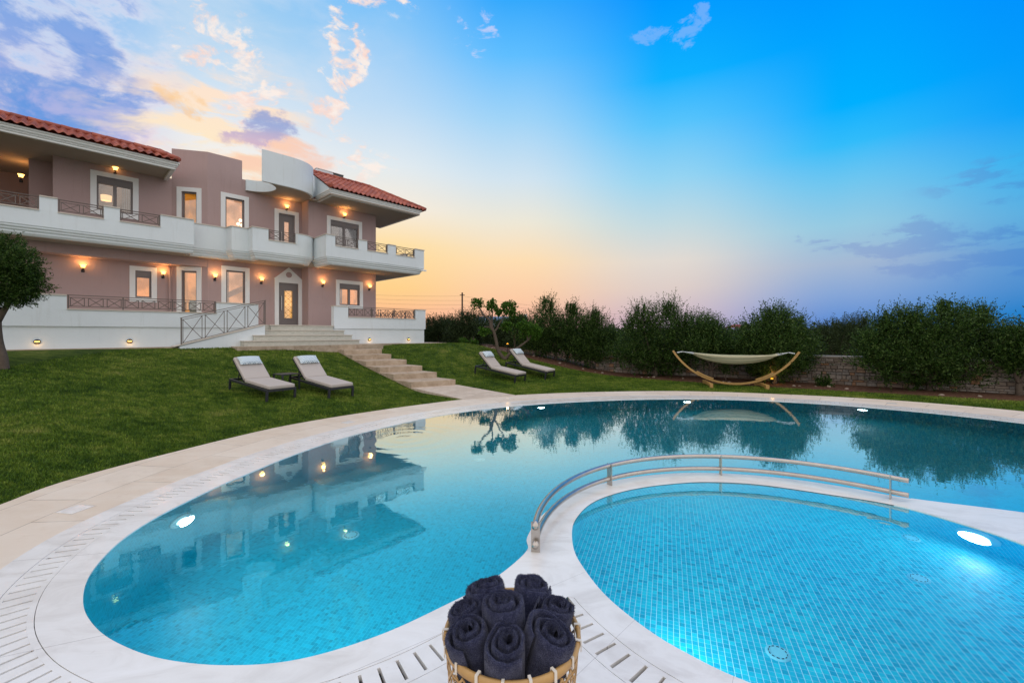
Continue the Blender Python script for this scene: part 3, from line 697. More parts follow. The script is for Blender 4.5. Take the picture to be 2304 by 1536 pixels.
# floor drains / inlets
M_DRAIN = plain('pale_blue_plastic', (.22, .72, .86), .5); first = None
for x, y, z, r_, lb in ((1.78, 2.86, DK, .075, 'round white floor inlet in the shallow pool, nearest the camera'), (3.45, 3.62, DK, .075, 'round white floor inlet in the shallow pool, middle one by the lamp'), (4.0, 4.28, DK, .075, 'round white floor inlet in the shallow pool near its right corner'),
                        (-2.0, 5.3, DB, .10, 'faint round drain in the big pool floor, nearer one'), (-.6, 7.9, DB, .10, 'faint round drain in the big pool floor, farther one')):
    if first is None:
        mb = MB(); mb.lathe([(.0, .012), (.8, .012), (1.0, .004), (1.0, 0)], 28); first = mb.build('floor_inlet', M_DRAIN, smooth=False)
        mb = MB()
        for k in range(12):
            a = k * math.pi / 6; mb.obox((math.cos(a) * .72, math.sin(a) * .72, .014), (-math.sin(a), math.cos(a), 0), (math.cos(a), math.sin(a), 0), (0, 0, 1), .1, .03, .004)
        mb.build('slots', M_BLACK, first); o = first
    else: o = copy_tree(first)
    o.location = (x, y, z + .001); o.scale = (r_, r_, 1); tag(o, lb, 'floor inlet', 'inlets in the pool floors')

# curved steel safety rail standing on the weir wall
rail = empty('pool_handrail', (2.45, 3.4, 0), 0, 'low curved double steel handrail standing between the two pools', 'handrail')
c0 = np.array([2.49, 3.32]); rr = 2.31
a0, a1 = math.atan2(3.62 - c0[1], .21 - c0[0]), math.atan2(4.78 - c0[1], 4.36 - c0[0])
if a0 < 0: a0 += 2 * math.pi
def arc(r_, z, a, b, n=60): return [(c0[0] + r_ * math.cos(a + (b - a) * i / n) - 2.45, c0[1] + r_ * math.sin(a + (b - a) * i / n) - 3.4, z) for i in range(n + 1)]
for z in (.235, .075):
    mb = MB(); mb.tube(arc(rr, z, a0 + .025, a1 - .03), .027, 14); mb.build('rail_tube', M_STEEL, rail, smooth=False).data.shade_smooth()
for f_ in (0.0, .36, .66, .985):
    a = a0 + (a1 - a0) * f_; x = c0[0] + (rr - .03) * math.cos(a) - 2.45; y = c0[1] + (rr - .03) * math.sin(a) - 3.4
    mb = MB(); mb.obox((x + .03 * math.cos(a), y + .03 * math.sin(a), .11), (-math.sin(a), math.cos(a), 0), (math.cos(a), math.sin(a), 0), (0, 0, 1), .006, .038, .145)
    mb.obox((x + .03 * math.cos(a), y + .03 * math.sin(a), -.031), (-math.sin(a), math.cos(a), 0), (math.cos(a), math.sin(a), 0), (0, 0, 1), .05, .05, .004)
    mb.build('post', M_STEEL, rail)

# ================================================================ villa (local frame: x along the facade, y into the house)
VO = (5.0, 20.0); OFF = (-5, -20, 0)
villa = empty('villa', H(*VO), HANG, 'two-storey mauve villa with white balconies, red tiled roofs and lit wall lamps', 'house')
def vb(mb, name, m, parent=None, **k):
    return mb.build(name, m, parent or villa, off=OFF, **k)
def uvz(u, v, s):   # photo ray on the plane y = s of the villa frame
    mx = (u - CXP) / FPX; d = s / (mx * E2.x + E2.y); return (mx * E1.x + E1.y) * d, HC - (v - HYP) * d / FPX
def glass():
    def fn(gg, b, m):
        gg.nt.nodes.remove(b)
        fr = gg.new('ShaderNodeFresnel'); fr.inputs[0].default_value = 2.1
        tr = gg.new('ShaderNodeBsdfTransparent'); tr.inputs[0].default_value = (.85, .85, .85, 1)
        gl_ = gg.new('ShaderNodeBsdfGlossy'); gl_.inputs['Roughness'].default_value = .02
        mx = gg.new('ShaderNodeMixShader'); gg.nt.links.new(fr.outputs[0], mx.inputs[0]); gg.nt.links.new(tr.outputs[0], mx.inputs[1]); gg.nt.links.new(gl_.outputs[0], mx.inputs[2])
        gg.nt.links.new(mx.outputs[0], m.node_tree.nodes['Material Output'].inputs[0])
    return mat('window_glass', fn)
M_GLASS = glass()
def room_mat(name, col, e):  # indoor lamplight is put into the surface colour as emission
    def fn(gg, b, m):
        P = gg.new('ShaderNodeTexCoord').outputs['Object']
        n = gg.noise(P, 1.6, 3, .5, .4)
        c = gg.mix(n.ss(.35, .65), tuple(x * .6 for x in col), col)
        gg.put(b.inputs['Base Color'], c); gg.put(b.inputs['Emission Color'], c); b.inputs['Emission Strength'].default_value = e; b.inputs['Roughness'].default_value = .9
    return mat(name, fn)
RM = {'orange': room_mat('lit_room_amber', (.62, .30, .03), .75), 'peach': room_mat('lit_room_peach', (.75, .48, .28), .8), 'dim': room_mat('lit_room_dim', (.30, .21, .13), .6),
      'yellow': room_mat('lit_room_yellow', (.95, .62, .20), 1.0), 'warm': room_mat('lit_room_warm', (.75, .40, .13), .85), 'dark': room_mat('lit_room_dark', (.13, .085, .05), .5)}
def plane(s0): return lambda t_, d, z: (t_, s0 + d, z)
FP1, FP2 = Vector((3.05, 21.5)), Vector((4.11, 20.85)); FD = (FP2 - FP1).normalized(); FN = Vector((-FD.y, FD.x))
def facet(t_, d, z):
    p = FP1 + FD * t_ + FN * d; return (p.x, p.y, z)
def tfacet(u):
    mx = (u - CXP) / FPX; lo_, hi_ = 0, 1.3
    for _ in range(40):
        m_ = (lo_ + hi_) / 2; a, s, _z = facet(m_, 0, 0); w_ = E1 * a + E2 * s
        if w_.x / w_.y < mx: lo_ = m_
        else: hi_ = m_
    return m_
def mbox(mb, f, t0, t1, d0, d1, z0, z1):
    v = [f(t_, d, z) for z in (z0, z1) for d in (d0, d1) for t_ in (t0, t1)]
    mb.add(v, [(0, 2, 3, 1), (4, 5, 7, 6), (0, 1, 5, 4), (2, 6, 7, 3), (0, 4, 6, 2), (1, 3, 7, 5)])
def facade(mb, f, t0, t1, z0, z1, holes, rev=.16):
    ts = sorted({t0, t1, *[h[0] for h in holes], *[h[1] for h in holes]}); zs = sorted({z0, z1, *[h[2] for h in holes], *[h[3] for h in holes]})
    for i in range(len(ts) - 1):
        for j in range(len(zs) - 1):
            c = ((ts[i] + ts[i + 1]) / 2, (zs[j] + zs[j + 1]) / 2)
            if any(h[0] < c[0] < h[1] and h[2] < c[1] < h[3] for h in holes): continue
            mb.add([f(ts[i], 0, zs[j]), f(ts[i + 1], 0, zs[j]), f(ts[i + 1], 0, zs[j + 1]), f(ts[i], 0, zs[j + 1])], [(0, 1, 2, 3)])
    for a, b, c, d in holes:
        for q in (((a, c), (b, c)), ((b, c), (b, d)), ((b, d), (a, d)), ((a, d), (a, c))):
            mb.add([f(q[0][0], 0, q[0][1]), f(q[1][0], 0, q[1][1]), f(q[1][0], rev, q[1][1]), f(q[0][0], rev, q[0][1])], [(0, 1, 2, 3)])
def room(f, a, b, c, d, kind, deep=1.3):
    mb = MB(); a -= .25; b += .25; c -= .02; d += .02
    P = lambda t_, dd, z: f(t_, dd, z)
    q = [P(a, .17, c), P(b, .17, c), P(b, .17, d), P(a, .17, d), P(a, deep, c), P(b, deep, c), P(b, deep, d), P(a, deep, d)]
    mb.add(q, [(4, 5, 6, 7), (0, 4, 7, 3), (1, 2, 6, 5), (0, 1, 5, 4), (3, 7, 6, 2)])
    return vb(mb, 'room_interior', RM[kind], fix=False)
def surround(f, a, b, c, d, sw=.165, bottom=True, ped=None):
    mb = MB()
    mbox(mb, f, a - sw, a, -.035, .0, c - (sw if bottom else 0), d + sw); mbox(mb, f, b, b + sw, -.035, .0, c - (sw if bottom else 0), d + sw)
    mbox(mb, f, a, b, -.035, .0, d, d + sw)
    if bottom: mbox(mb, f, a, b, -.035, .0, c - sw, c); 
    if ped:
        z0 = d + sw - .02; n = 14
        l_, r_, ap = f(a - sw - .04, -.045, z0), f(b + sw + .04, -.045, z0), f((a + b) / 2, -.045, ped)
        lb, rb, ab = f(a - sw - .04, 0, z0), f(b + sw + .04, 0, z0), f((a + b) / 2, 0, ped)
        mb.add([l_, r_, ap, lb, rb, ab], [(0, 1, 2), (0, 2, 5, 3), (2, 1, 4, 5), (1, 0, 3, 4)])
    return vb(mb, 'window_surround', M_TRIM)
def window(f, a, b, c, d, kind, sash=1, shutter=False, bottom=True, glassy=M_GLASS):
    surround(f, a, b, c, d, bottom=bottom)
    top = d
    mb = MB(); w_ = .055
    if shutter:
        mbox(mb, f, a + .002, b - .002, .03, .15, d - .2, d - .002); top = d - .2
        for k in range(3): mbox(mb, f, a + .01, b - .01, .022, .03, d - .17 + k * .06, d - .155 + k * .06)
    mbox(mb, f, a + .002, a + w_, .06, .14, c, top); mbox(mb, f, b - w_, b - .002, .06, .14, c, top)
    mbox(mb, f, a + w_, b - w_, .06, .14, top - w_, top); mbox(mb, f, a + w_, b - w_, .06, .14, c, c + w_)
    if sash == 2: m_ = (a + b) / 2; mbox(mb, f, m_ - .05, m_ + .05, .05, .13, c + w_, top - w_)
    win = vb(mb, 'window', M_FRAME)
    ed = [a + w_, b - w_] if sash == 1 else [a + w_, (a + b) / 2 - .05, (a + b) / 2 + .05, b - w_]
    for i in range(0, len(ed), 2):
        mb = MB(); mbox(mb, f, ed[i], ed[i + 1], .095, .105, c + w_, top - w_); o = mb.build('pane', glassy, win, off=OFF); 
    room(f, a, b, c, d, kind); return win
pink = MB()
# ---- right block
fR = plane(20.07); facade(pink, fR, 7.76, 11.1, 2.18, 7.90, [(9.19, 10.22, 3.22, 4.25), (8.76, 10.17, 5.12, 7.22)])
pink.add([(11.1, 20.07, 2.18), (11.1, 27, 2.18), (11.1, 27, 7.9), (11.1, 20.07, 7.9)], [(0, 1, 2, 3)])
pink.add([(7.76, 20.07, 2.18), (7.76, 20.85, 2.18), (7.76, 20.85, 8.0), (7.76, 20.07, 8.0)], [(0, 1, 2, 3)])
pink.add([(11.1, 27, 2.18), (-6, 27, 2.18), (-6, 27, 7.9), (11.1, 27, 7.9)], [(0, 1, 2, 3)])
window(fR, 9.19, 10.22, 3.22, 4.25, 'warm', 2, True); window(fR, 8.76, 10.17, 5.12, 7.22, 'dark', 2, True, False)
# ---- middle
fM = plane(20.85)
dl_, dr_ = uvz(627, 650, 20.85)[0], uvz(671, 650, 20.85)[0]
facade(pink, fM, 4.11, 7.76, 2.18, 8.0, [(4.74, 5.44, 2.75, 4.49), (4.72, 5.41, 5.55, 7.53), (6.76, 7.45, 5.12, 7.28), (dl_, dr_, 2.2, 4.15)])
window(fM, 4.74, 5.44, 2.75, 4.49, 'peach'); window(fM, 4.72, 5.41, 5.55, 7.53, 'peach')
# ---- facet
t0_, t1_ = tfacet(409), tfacet(443)
facade(pink, facet, 0, (FP2 - FP1).length, 2.18, 8.0, [(t0_, t1_, 2.22, 4.36), (t0_, t1_, 5.15, 7.53)])
window(facet, t0_, t1_, 5.15, 7.53, 'orange', bottom=False); window(facet, t0_, t1_, 2.22, 4.36, 'warm', bottom=False)
# ---- left wing
fL = plane(21.5)
facade(pink, fL, -.17, 3.05, 4.88, 8.0, [(.91, 1.89, 6.32, 7.56)]); window(fL, .91, 1.89, 6.32, 7.56, 'dim', 2, True)
facade(pink, fL, -8, 3.05, 2.18, 4.6, [(1.96, 2.43, 3.22, 4.24)]); window(fL, 1.96, 2.43, 3.22, 4.24, 'warm', 1, True)
for k in (0,):
    pink.box(-8, 4.09, 20.86, 21.49, 4.54, 4.868)
pink.box(-.75, -.18, 22.5, 25, 5.08, 7.97)
pink.add([(-.17, 21.5, 4.88), (-.17, 25, 4.88), (-.17, 25, 7.97), (-.17, 21.5, 7.97)], [(0, 1, 2, 3)])
pink.add([(-8, 25, 5.08), (-.75, 25, 5.08), (-.75, 25, 7.97), (-8, 25, 7.97)], [(0, 1, 2, 3)])
pink.prism([(3.05, 21.5), (4.11, 20.85), (5.33, 20.85), (5.33, 21.05), (4.2, 21.05), (3.2, 21.68), (-.1, 24), (-.1, 21.5)][:6], 8.0, 9.2)
pink.box(5.335, 7.86, 20.855, 21.05, 8.0, 8.42)
pink.box(5.13, 5.33, 21.05, 25, 8.0, 9.2)
vb(pink, 'wall', M_PINK)
# flat roofs behind the parapets
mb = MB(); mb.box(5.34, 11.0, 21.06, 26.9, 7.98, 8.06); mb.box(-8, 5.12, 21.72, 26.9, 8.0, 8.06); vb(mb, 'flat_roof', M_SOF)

# veranda column with a cap, seen at the picture's left edge
mb = MB(); mb.box(-1.98, -1.72, 23.2, 23.46, 5.08, 7.97); mb.box(-2.03, -1.67, 23.15, 23.51, 7.35, 7.45); mb.box(-2.03, -1.67, 23.15, 23.51, 5.08, 5.25)
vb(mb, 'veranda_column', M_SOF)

# ---- doors
def door(f, a, b, c, d, kind, lattice, ped=None):
    surround(f, a, b, c, d, .17, False, ped)
    mb = MB(); mbox(mb, f, a + .002, a + .06, .04, .14, c, d); mbox(mb, f, b - .06, b - .002, .04, .14, c, d); mbox(mb, f, a + .06, b - .06, .04, .14, d - .06, d)
    a2, b2, d2 = a + .06, b - .06, d - .06; ga, gb = a2 + .20, b2 - .17; gc, gd = c + .35, d2 - .28
    mbox(mb, f, a2, ga, .07, .12, c, d2); mbox(mb, f, gb, b2, .07, .12, c, d2); mbox(mb, f, ga, gb, .07, .12, c, gc); mbox(mb, f, ga, gb, .07, .12, gd, d2)
    for q in ((ga - .05, ga, gc - .05, gd + .05), (gb, gb + .05, gc - .05, gd + .05)): mbox(mb, f, q[0], q[1], .055, .07, q[2], q[3])
    mbox(mb, f, ga, gb, .055, .07, gc - .05, gc); mbox(mb, f, ga, gb, .055, .07, gd, gd + .05)
    dr = vb(mb, 'door', M_FRAME)
    mb = MB(); mbox(mb, f, ga, gb, .09, .10, gc, gd); mb.build('pane', M_GLASS, dr, off=OFF)
    mb = MB(); mbox(mb, f, a2 + .05, a2 + .075, .0, .02, c + .7, c + 1.35); mbox(mb, f, a2 + .05, a2 + .075, .02, .07, c + .78, c + .8); mbox(mb, f, a2 + .05, a2 + .075, .02, .07, c + 1.25, c + 1.27)
    mb.build('handle', M_STEEL, dr, off=OFF)
    if lattice:
        mb = MB(); n = 5; hh = (gd - gc) / n; xs_ = (ga + .03, gb - .03)
        for x in xs_: mb.bar(f(x, .08, gc), f(x, .08, gd), .009)
        for k in range(n + 1): mb.bar(f(ga, .08, gc + hh * k), f(gb, .08, gc + hh * k), .009)
        for k in range(n):
            mb.bar(f(xs_[0], .082, gc + hh * k), f(xs_[1], .082, gc + hh * (k + 1)), .008); mb.bar(f(xs_[1], .078, gc + hh * k), f(xs_[0], .078, gc + hh * (k + 1)), .008)
        mb.build('lattice', M_BLACK, dr, off=OFF)
    room(f, a, b, c, d, kind)
door(fM, 6.76, 7.45, 5.12, 7.28, 'peach', False)
door(fM, dl_, dr_, 2.2, 4.15, 'yellow', True, 4.86)
mb = MB(); cx_ = (dl_ + dr_) / 2
mb.add([(cx_ + .13 * math.cos(k * math.pi / 12), 20.85 - .05, 4.52 + .13 * math.sin(k * math.pi / 12)) for k in range(24)], [tuple(range(24))]); vb(mb, 'pediment_medallion', M_PINK, fix=False)

# ---- canopy over the upper door
CAN = [(5.45, 20.845), (5.45, 20.74), (5.72, 20.66), (5.96, 20.50), (6.15, 20.28), (6.26, 19.98), (6.27, 19.65), (6.14, 19.34), (5.88, 19.10), (5.55, 18.99), (5.55, 18.95), (5.94, 18.94), (6.35, 18.93), (6.82, 18.95), (7.2, 19.04), (7.48, 19.21), (7.70, 19.45), (7.82, 19.72), (7.86, 20.0), (7.86, 20.845)]
CS = [tuple(p) for p in catmull(CAN[1:10], 5, False)] + [tuple(p) for p in catmull(CAN[10:19], 5, False)]
poly = [CAN[0]] + CS + [CAN[-1]]
mb = MB(); mb.prism(poly, 7.955, 8.41, True, False); vb(mb, 'canopy', M_WHITE)
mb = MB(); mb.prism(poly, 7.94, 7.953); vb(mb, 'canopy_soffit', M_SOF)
mb = MB(); mb.sweep([(-.09, 7.93), (0.012, 7.93), (.012, 9.2), (-.09, 9.2)], [tuple(p) for p in catmull(CAN[10:19], 6, False)]); vb(mb, 'canopy_screen', M_WHITE)
# ---- soffits
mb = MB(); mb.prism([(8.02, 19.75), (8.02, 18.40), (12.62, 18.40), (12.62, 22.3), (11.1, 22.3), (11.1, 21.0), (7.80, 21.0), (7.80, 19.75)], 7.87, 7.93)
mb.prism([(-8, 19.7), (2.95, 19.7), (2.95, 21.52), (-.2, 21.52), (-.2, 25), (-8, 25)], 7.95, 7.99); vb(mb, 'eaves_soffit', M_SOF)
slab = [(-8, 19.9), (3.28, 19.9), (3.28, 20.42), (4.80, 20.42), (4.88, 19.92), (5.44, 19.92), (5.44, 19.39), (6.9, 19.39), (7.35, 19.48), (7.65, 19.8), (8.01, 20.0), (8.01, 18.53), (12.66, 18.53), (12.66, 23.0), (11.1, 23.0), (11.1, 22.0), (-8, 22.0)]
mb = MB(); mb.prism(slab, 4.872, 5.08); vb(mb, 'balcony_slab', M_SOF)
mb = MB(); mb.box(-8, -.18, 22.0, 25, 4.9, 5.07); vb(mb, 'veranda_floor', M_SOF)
# ---- fascias
FAS = [(-.20, 7.86), (-.09, 7.86), (-.09, 7.92), (-.05, 7.93), (-.05, 7.97), (-.015, 8.0), (-.015, 8.04), (.02, 8.06), (.02, 8.11), (-.20, 8.11)]
mb = MB(); mb.sweep(FAS, [(7.99, 19.9), (7.99, 18.35), (12.67, 18.35), (12.67, 22.3)]); vb(mb, 'fascia', M_TRIM)
mb = MB(); mb.sweep(FAS, [(-8, 19.65), (3.0, 19.65), (3.0, 21.45)]); vb(mb, 'fascia', M_TRIM)
# ---- tiled slopes
def slope(name, a0, a1, se, ze, sr, zr, runL, runR, pitch=.217):
    mb = MB(); L = math.hypot(sr - se, zr - ze); rows = int(round(L / .33)); nc = int(round((a1 - a0) / pitch)); pa_ = (a1 - a0) / nc; sg = 6
    nx, nz = -(zr - ze) / L, (sr - se) / L
    for c in range(nc):
        for r_ in range(rows):
            vs = []
            for e in (0, 1):
                q = min(1, (r_ + e + (.06 if e else 0)) / rows); lift = .028 if e == 0 else .0
                for k in range(sg + 1):
                    a = a0 + (c + k / sg) * pa_; hh = .034 * math.cos(2 * math.pi * (k / sg - .5)) + lift
                    lo_, hi_ = a0 + runL * q, a1 - runR * q; ac = min(max(a, lo_), hi_)
                    vs.append((ac, se + (sr - se) * q + nx * hh, ze + (zr - ze) * q + nz * hh + .03))
            q = (r_ + .5) / rows
            if a0 + (c + 1) * pa_ < a0 + runL * (q) - .02 or a0 + c * pa_ > a1 - runR * q + .02: continue
            n = sg + 1; fs = [(k, k + 1, n + k + 1, n + k) for k in range(sg)]
            b = len(vs)   # visible butt end of the tile
            vs += [(x, y, z - .03) for x, y, z in vs[:n]]; fs += [(k + 1, k, b + k, b + k + 1) for k in range(sg)]
            mb.add(vs, fs)
    return vb(mb, name, M_TILE, fix=False)
def caps(pts, r=.085):
    mb = MB(); pts = [Vector(p) for p in pts]
    for p, q in zip(pts, pts[1:]):
        n = max(1, int((q - p).length / .36))
        for k in range(n):
            A, B = p.lerp(q, k / n), p.lerp(q, (k + 1.08) / n); mb.tube([A, B], [r * 1.08, r * .92], 10)
    return vb(mb, 'ridge_cap', M_TILE, smooth=True)
slope('roof_tiles', 7.93, 12.88, 18.22, 8.12, 20.3, 9.31, 0, 2.05); slope('roof_tiles', -8, 2.98, 19.5, 8.12, 20.66, 8.66, 0, .40)
caps([(7.93, 20.3, 9.36), (10.83, 20.3, 9.36), (12.86, 18.25, 8.2)]); caps([(-8, 20.68, 8.71), (2.58, 20.68, 8.71), (2.97, 19.55, 8.2)]); caps([(2.96, 19.5, 8.2), (2.1, 20.3, 8.60)], .07)
caps([(7.98, 18.22, 8.2), (8.0, 18.5, 8.32)], .1)
mb = MB(); mb.add([(12.88, 18.22, 8.13), (12.88, 22.35, 8.13), (10.83, 20.3, 9.31), (7.93, 22.35, 8.13), (7.93, 20.3, 9.31)], [(0, 1, 2), (1, 3, 4, 2)])
mb.add([(-8, 20.7, 8.63), (2.58, 20.7, 8.63), (2.58, 21.8, 8.13), (-8, 21.8, 8.13), (2.98, 19.5, 8.12), (2.98, 21.8, 8.13)], [(0, 1, 2, 3), (1, 4, 5, 2)]); vb(mb, 'roof_slope', M_TILE, fix=False)
mb = MB(); mb.add([(8.0, 18.36, 8.1), (8.0, 20.3, 9.22), (8.0, 20.3, 8.1), (8.05, 18.36, 8.1), (8.05, 20.3, 9.22), (8.05, 20.3, 8.1)], [(0, 1, 2), (3, 5, 4), (0, 3, 4, 1), (1, 4, 5, 2), (2, 5, 3, 0)]); vb(mb, 'gable_wall', M_WHITE)
mb = MB(); mb.box(8.62, 9.45, 21.3, 21.8, 9.1, 9.93); tk = vb(mb, 'roof_tank', M_WHITE, bevel=.02)
mb = MB(); mb.box(9.46, 9.98, 21.32, 21.8, 9.1, 9.93); mb.build('tank_panel', plain('dark_panel', (.03, .05, .045), .4), tk, off=OFF)
mb = MB(); mb.box(8.60, 10.0, 21.28, 21.82, 9.932, 9.955); mb.build('tank_lid', M_TRIM, tk, off=OFF)
# ---- balcony parapets
BASE = [(-.14, 5.65), (0, 5.65), (0, 5.165), (-.025, 5.155), (-.025, 5.10), (-.07, 5.06), (-.075, 5.02), (-.12, 4.98), (-.125, 4.93), (-.18, 4.865), (-.34, 4.865), (-.34, 5.0), (-.14, 5.0)]
cur = [tuple(p) for p in catmull([(6.75, 19.21), (7.12, 19.22), (7.38, 19.29), (7.6, 19.42), (7.76, 19.60), (7.81, 19.78)], 4, False)]
PA = [(-8, 19.7), (3.46, 19.7)]; PB = [(3.46, 20.24), (4.60, 20.24), (4.68, 19.74), (5.25, 19.74), (5.27, 19.21)] + cur; PC = [(7.83, 19.95), (7.83, 18.35), (12.84, 18.35), (12.84, 22.9)]
for p in (PA, PB, PC):
    mb = MB(); mb.sweep(BASE, p); vb(mb, 'balcony_wall', M_WHITE)
CAPP = lambda z: [(-.17, z), (.03, z), (.03, z + .035), (-.17, z + .035)]
HI = lambda z0, z1: [(-.14, z0), (0, z0), (0, z1), (-.14, z1)]
hi = [[(-8, 19.7), (-2.2, 19.7)], [(-.44, 19.7), (-.05, 19.7)], [(1.01, 19.7), (1.40, 19.7)], [(2.48, 19.7), (3.46, 19.7)], PB[:5] + [(5.85, 19.21)], [(6.95, 19.21)] + cur[2:],
      [(7.83, 19.95), (7.83, 18.35), (8.23, 18.35)], [(9.30, 18.35), (9.72, 18.35)], [(10.78, 18.35), (11.21, 18.35)], [(12.30, 18.35), (12.84, 18.35), (12.84, 18.9)], [(12.84, 19.9), (12.84, 20.5)], [(12.84, 21.5), (12.84, 22.9)]]
for p in hi:
    mb = MB(); mb.sweep(HI(5.6505, 6.09), p); o = vb(mb, 'balcony_pier', M_WHITE); mb = MB(); mb.sweep(CAPP(6.092), p); mb.build('coping_stone', M_CAP, o, off=OFF)
nt = [((-2.2, 19.7), (-.44, 19.7)), ((-.05, 19.7), (1.01, 19.7)), ((1.40, 19.7), (2.48, 19.7)), ((5.85, 19.21), (6.95, 19.21)), ((8.23, 18.35), (9.30, 18.35)), ((9.72, 18.35), (10.78, 18.35)), ((11.21, 18.35), (12.30, 18.35)), ((12.84, 18.9), (12.84, 19.9)), ((12.84, 20.5), (12.84, 21.5))]
for p, q in nt: mb = MB(); mb.sweep(CAPP(5.652), [p, q]); vb(mb, 'sill_stone', M_CAP)
def railing(p, q, z0, z1, npan, zr=0.0, parent=None, off=OFF, post=True, w_=.020):
    """metal railing with crossed panels from p to q; zr = rise over its length"""
    p = Vector((*p, 0)); q = Vector((*q, 0)); mb = MB()
    P = lambda k, z: tuple(p.lerp(q, k) + Vector((0, 0, z + zr * k)))
    L = (q - p).length; e = .03 / L
    mb.bar(P(0, z1), P(1, z1), .045, .022); mb.bar(P(e, z1 - .07), P(1 - e, z1 - .07), w_); mb.bar(P(e, z0 + .07), P(1 - e, z0 + .07), w_)
    for k in (e, 1 - e): mb.bar(P(k, z0), P(k, z1), .035, .035)
    cell = 1 / npan; gp = .045 / L
    for i in range(npan):
        a, b = i * cell + gp + e * (i == 0), (i + 1) * cell - gp - e * (i == npan - 1)
        for k in (a, b): mb.bar(P(k, z0 + .07), P(k, z1 - .07), w_)
        mb.bar(P(a, z0 + .07), P(b, z1 - .07), w_ * .9); mb.bar(P(b, z0 + .07), P(a, z1 - .07), w_ * .9)
    if npan > 4:
        for i in range(3, npan, 3): mb.bar(P(i * cell, z0), P(i * cell, z1), .03, .03)
    return mb.build('railing', M_RAIL, parent or villa, off=off)
for p, q in nt:
    dv = (Vector(q) - Vector(p)).normalized(); ins = Vector((-dv.y, dv.x)) * .07
    railing(tuple(Vector(p) + ins), tuple(Vector(q) + ins), 5.69, 6.09, 4 if p[0] < -2 else 2)
# ---- terrace
mb = MB(); mb.box(-1.08, 12.84, 18.42, 27, 1.0, 2.18); vb(mb, 'terrace_floor', M_TRAV)
mb = MB()
for p in ([(-1.11, 21.5), (-1.11, 18.38), (5.23, 18.38)], [(8.16, 18.6), (8.16, 18.38), (12.87, 18.38), (12.87, 24)]): mb.sweep([(-.3, 1.0), (0, 1.0), (0, 2.06), (-.3, 2.06)], p)
vb(mb, 'plinth', M_WHITE)
PL, PR = [(-1.15, 21.5), (-1.15, 18.33), (5.23, 18.33)], [(8.16, 18.6), (8.16, 18.33), (12.92, 18.33), (12.92, 24)]
for p in (PL, PR):
    mb = MB(); mb.sweep([(-.2, 2.062), (0, 2.062), (0, 2.56), (-.2, 2.56)], p); vb(mb, 'terrace_wall', M_WHITE)
for p, z in (([(-1.15, 21.5), (-1.15, 18.33), (.14, 18.33)], 2.97), ([(3.88, 18.33), (5.23, 18.33)], 2.95), ([(8.16, 18.6), (8.16, 18.33), (8.80, 18.33)], 3.03), ([(12.33, 18.33), (12.92, 18.33), (12.92, 18.8)], 3.03)):
    mb = MB(); mb.sweep(HI(2.5605, z), p); o = vb(mb, 'terrace_pier', M_WHITE); mb = MB(); mb.sweep([(-.17, z + .002), (.03, z + .002), (.03, z + .037), (-.17, z + .037)], p); mb.build('coping_stone', M_CAP, o, off=OFF)
for p, q in (((.14, 18.33), (3.88, 18.33)), ((8.80, 18.33), (12.33, 18.33)), ((12.92, 18.8), (12.92, 23.9))): mb = MB(); mb.sweep([(-.17, 2.562), (.03, 2.562), (.03, 2.592), (-.17, 2.592)], [p, q]); vb(mb, 'sill_stone', M_CAP)
railing((.14, 18.42), (3.88, 18.42), 2.6, 3.0, 9); railing((8.80, 18.42), (12.33, 18.42), 2.6, 3.04, 9); railing((12.83, 18.8), (12.83, 23.9), 2.6, 3.04, 12)
# ---- entrance steps, ramp and its rail
for k, (z, s_, al, ar) in enumerate([(2.19, 18.25, 5.62, 8.14), (1.985, 17.95, 5.26, 8.48), (1.79, 17.65, 4.87, 8.68), (1.585, 17.35, 4.48, 8.87)]):
    fr = [(al + (ar - al) * i / 12, s_ - .16 * math.sin(math.pi * i / 12)) for i in range(13)]
    bk_ = 18.9 if k == 0 else 18.6 if k == 1 else 18.325
    mb = MB(); mb.prism([(al, bk_ if k else 18.9), *[(x + (.03 if x < 6.5 else -.03), y + .03) for x, y in fr], (ar, bk_)], z - .21 if k < 3 else 1.2, z - .03, top=False); o = vb(mb, 'entrance_step', M_TRAV)
    mb = MB(); mb.prism([(al, bk_), *fr, (ar, bk_)], z - .03 + .001 * k, z); mb.build('step_nosing', M_CAP, o, off=OFF)
pad = MB(); pad.box(4.2, 9.75, 17.0, 18.36, 1.05, 1.385); pad.prism([(9.75, 17.6), (11.4, 18.1), (11.4, 18.36), (9.75, 18.36)], 1.1, 1.38); pad.box(-1.3, 4.2, 18.1, 18.37, 1.1, 1.40); pad.box(11.4, 14.2, 18.2, 18.37, 1.1, 1.36); pad.box(12.9, 14.2, 18.37, 20, 1.1, 1.36)
vb(pad, 'footing', M_STEP)
ra, rb = uvz(404, 775, 17.8)[0], 5.30
mb = MB(); v = [(ra, 1.1), (rb, 1.1), (rb, 2.16), (ra, 1.42)]
mb.add([(a, 17.8, z) for a, z in v] + [(a, 18.32, z) for a, z in v], [(0, 1, 2, 3), (7, 6, 5, 4), (0, 4, 5, 1), (1, 5, 6, 2), (2, 6, 7, 3), (3, 7, 4, 0)]); rp = vb(mb, 'ramp', M_WHITE)
mb = MB(); v = [(ra - .15, 1.40), (rb, 2.162), (rb, 2.19), (ra - .15, 1.425)]
mb.add([(a, 17.77, z) for a, z in v] + [(a, 18.32, z) for a, z in v], [(0, 1, 2, 3), (7, 6, 5, 4), (0, 4, 5, 1), (1, 5, 6, 2), (2, 6, 7, 3), (3, 7, 4, 0)]); mb.build('ramp_surface', M_CAP, rp, off=OFF)
railing((ra + .02, 17.83), (5.34, 17.83), 1.44, 2.36, 4, zr=.74, w_=.018)
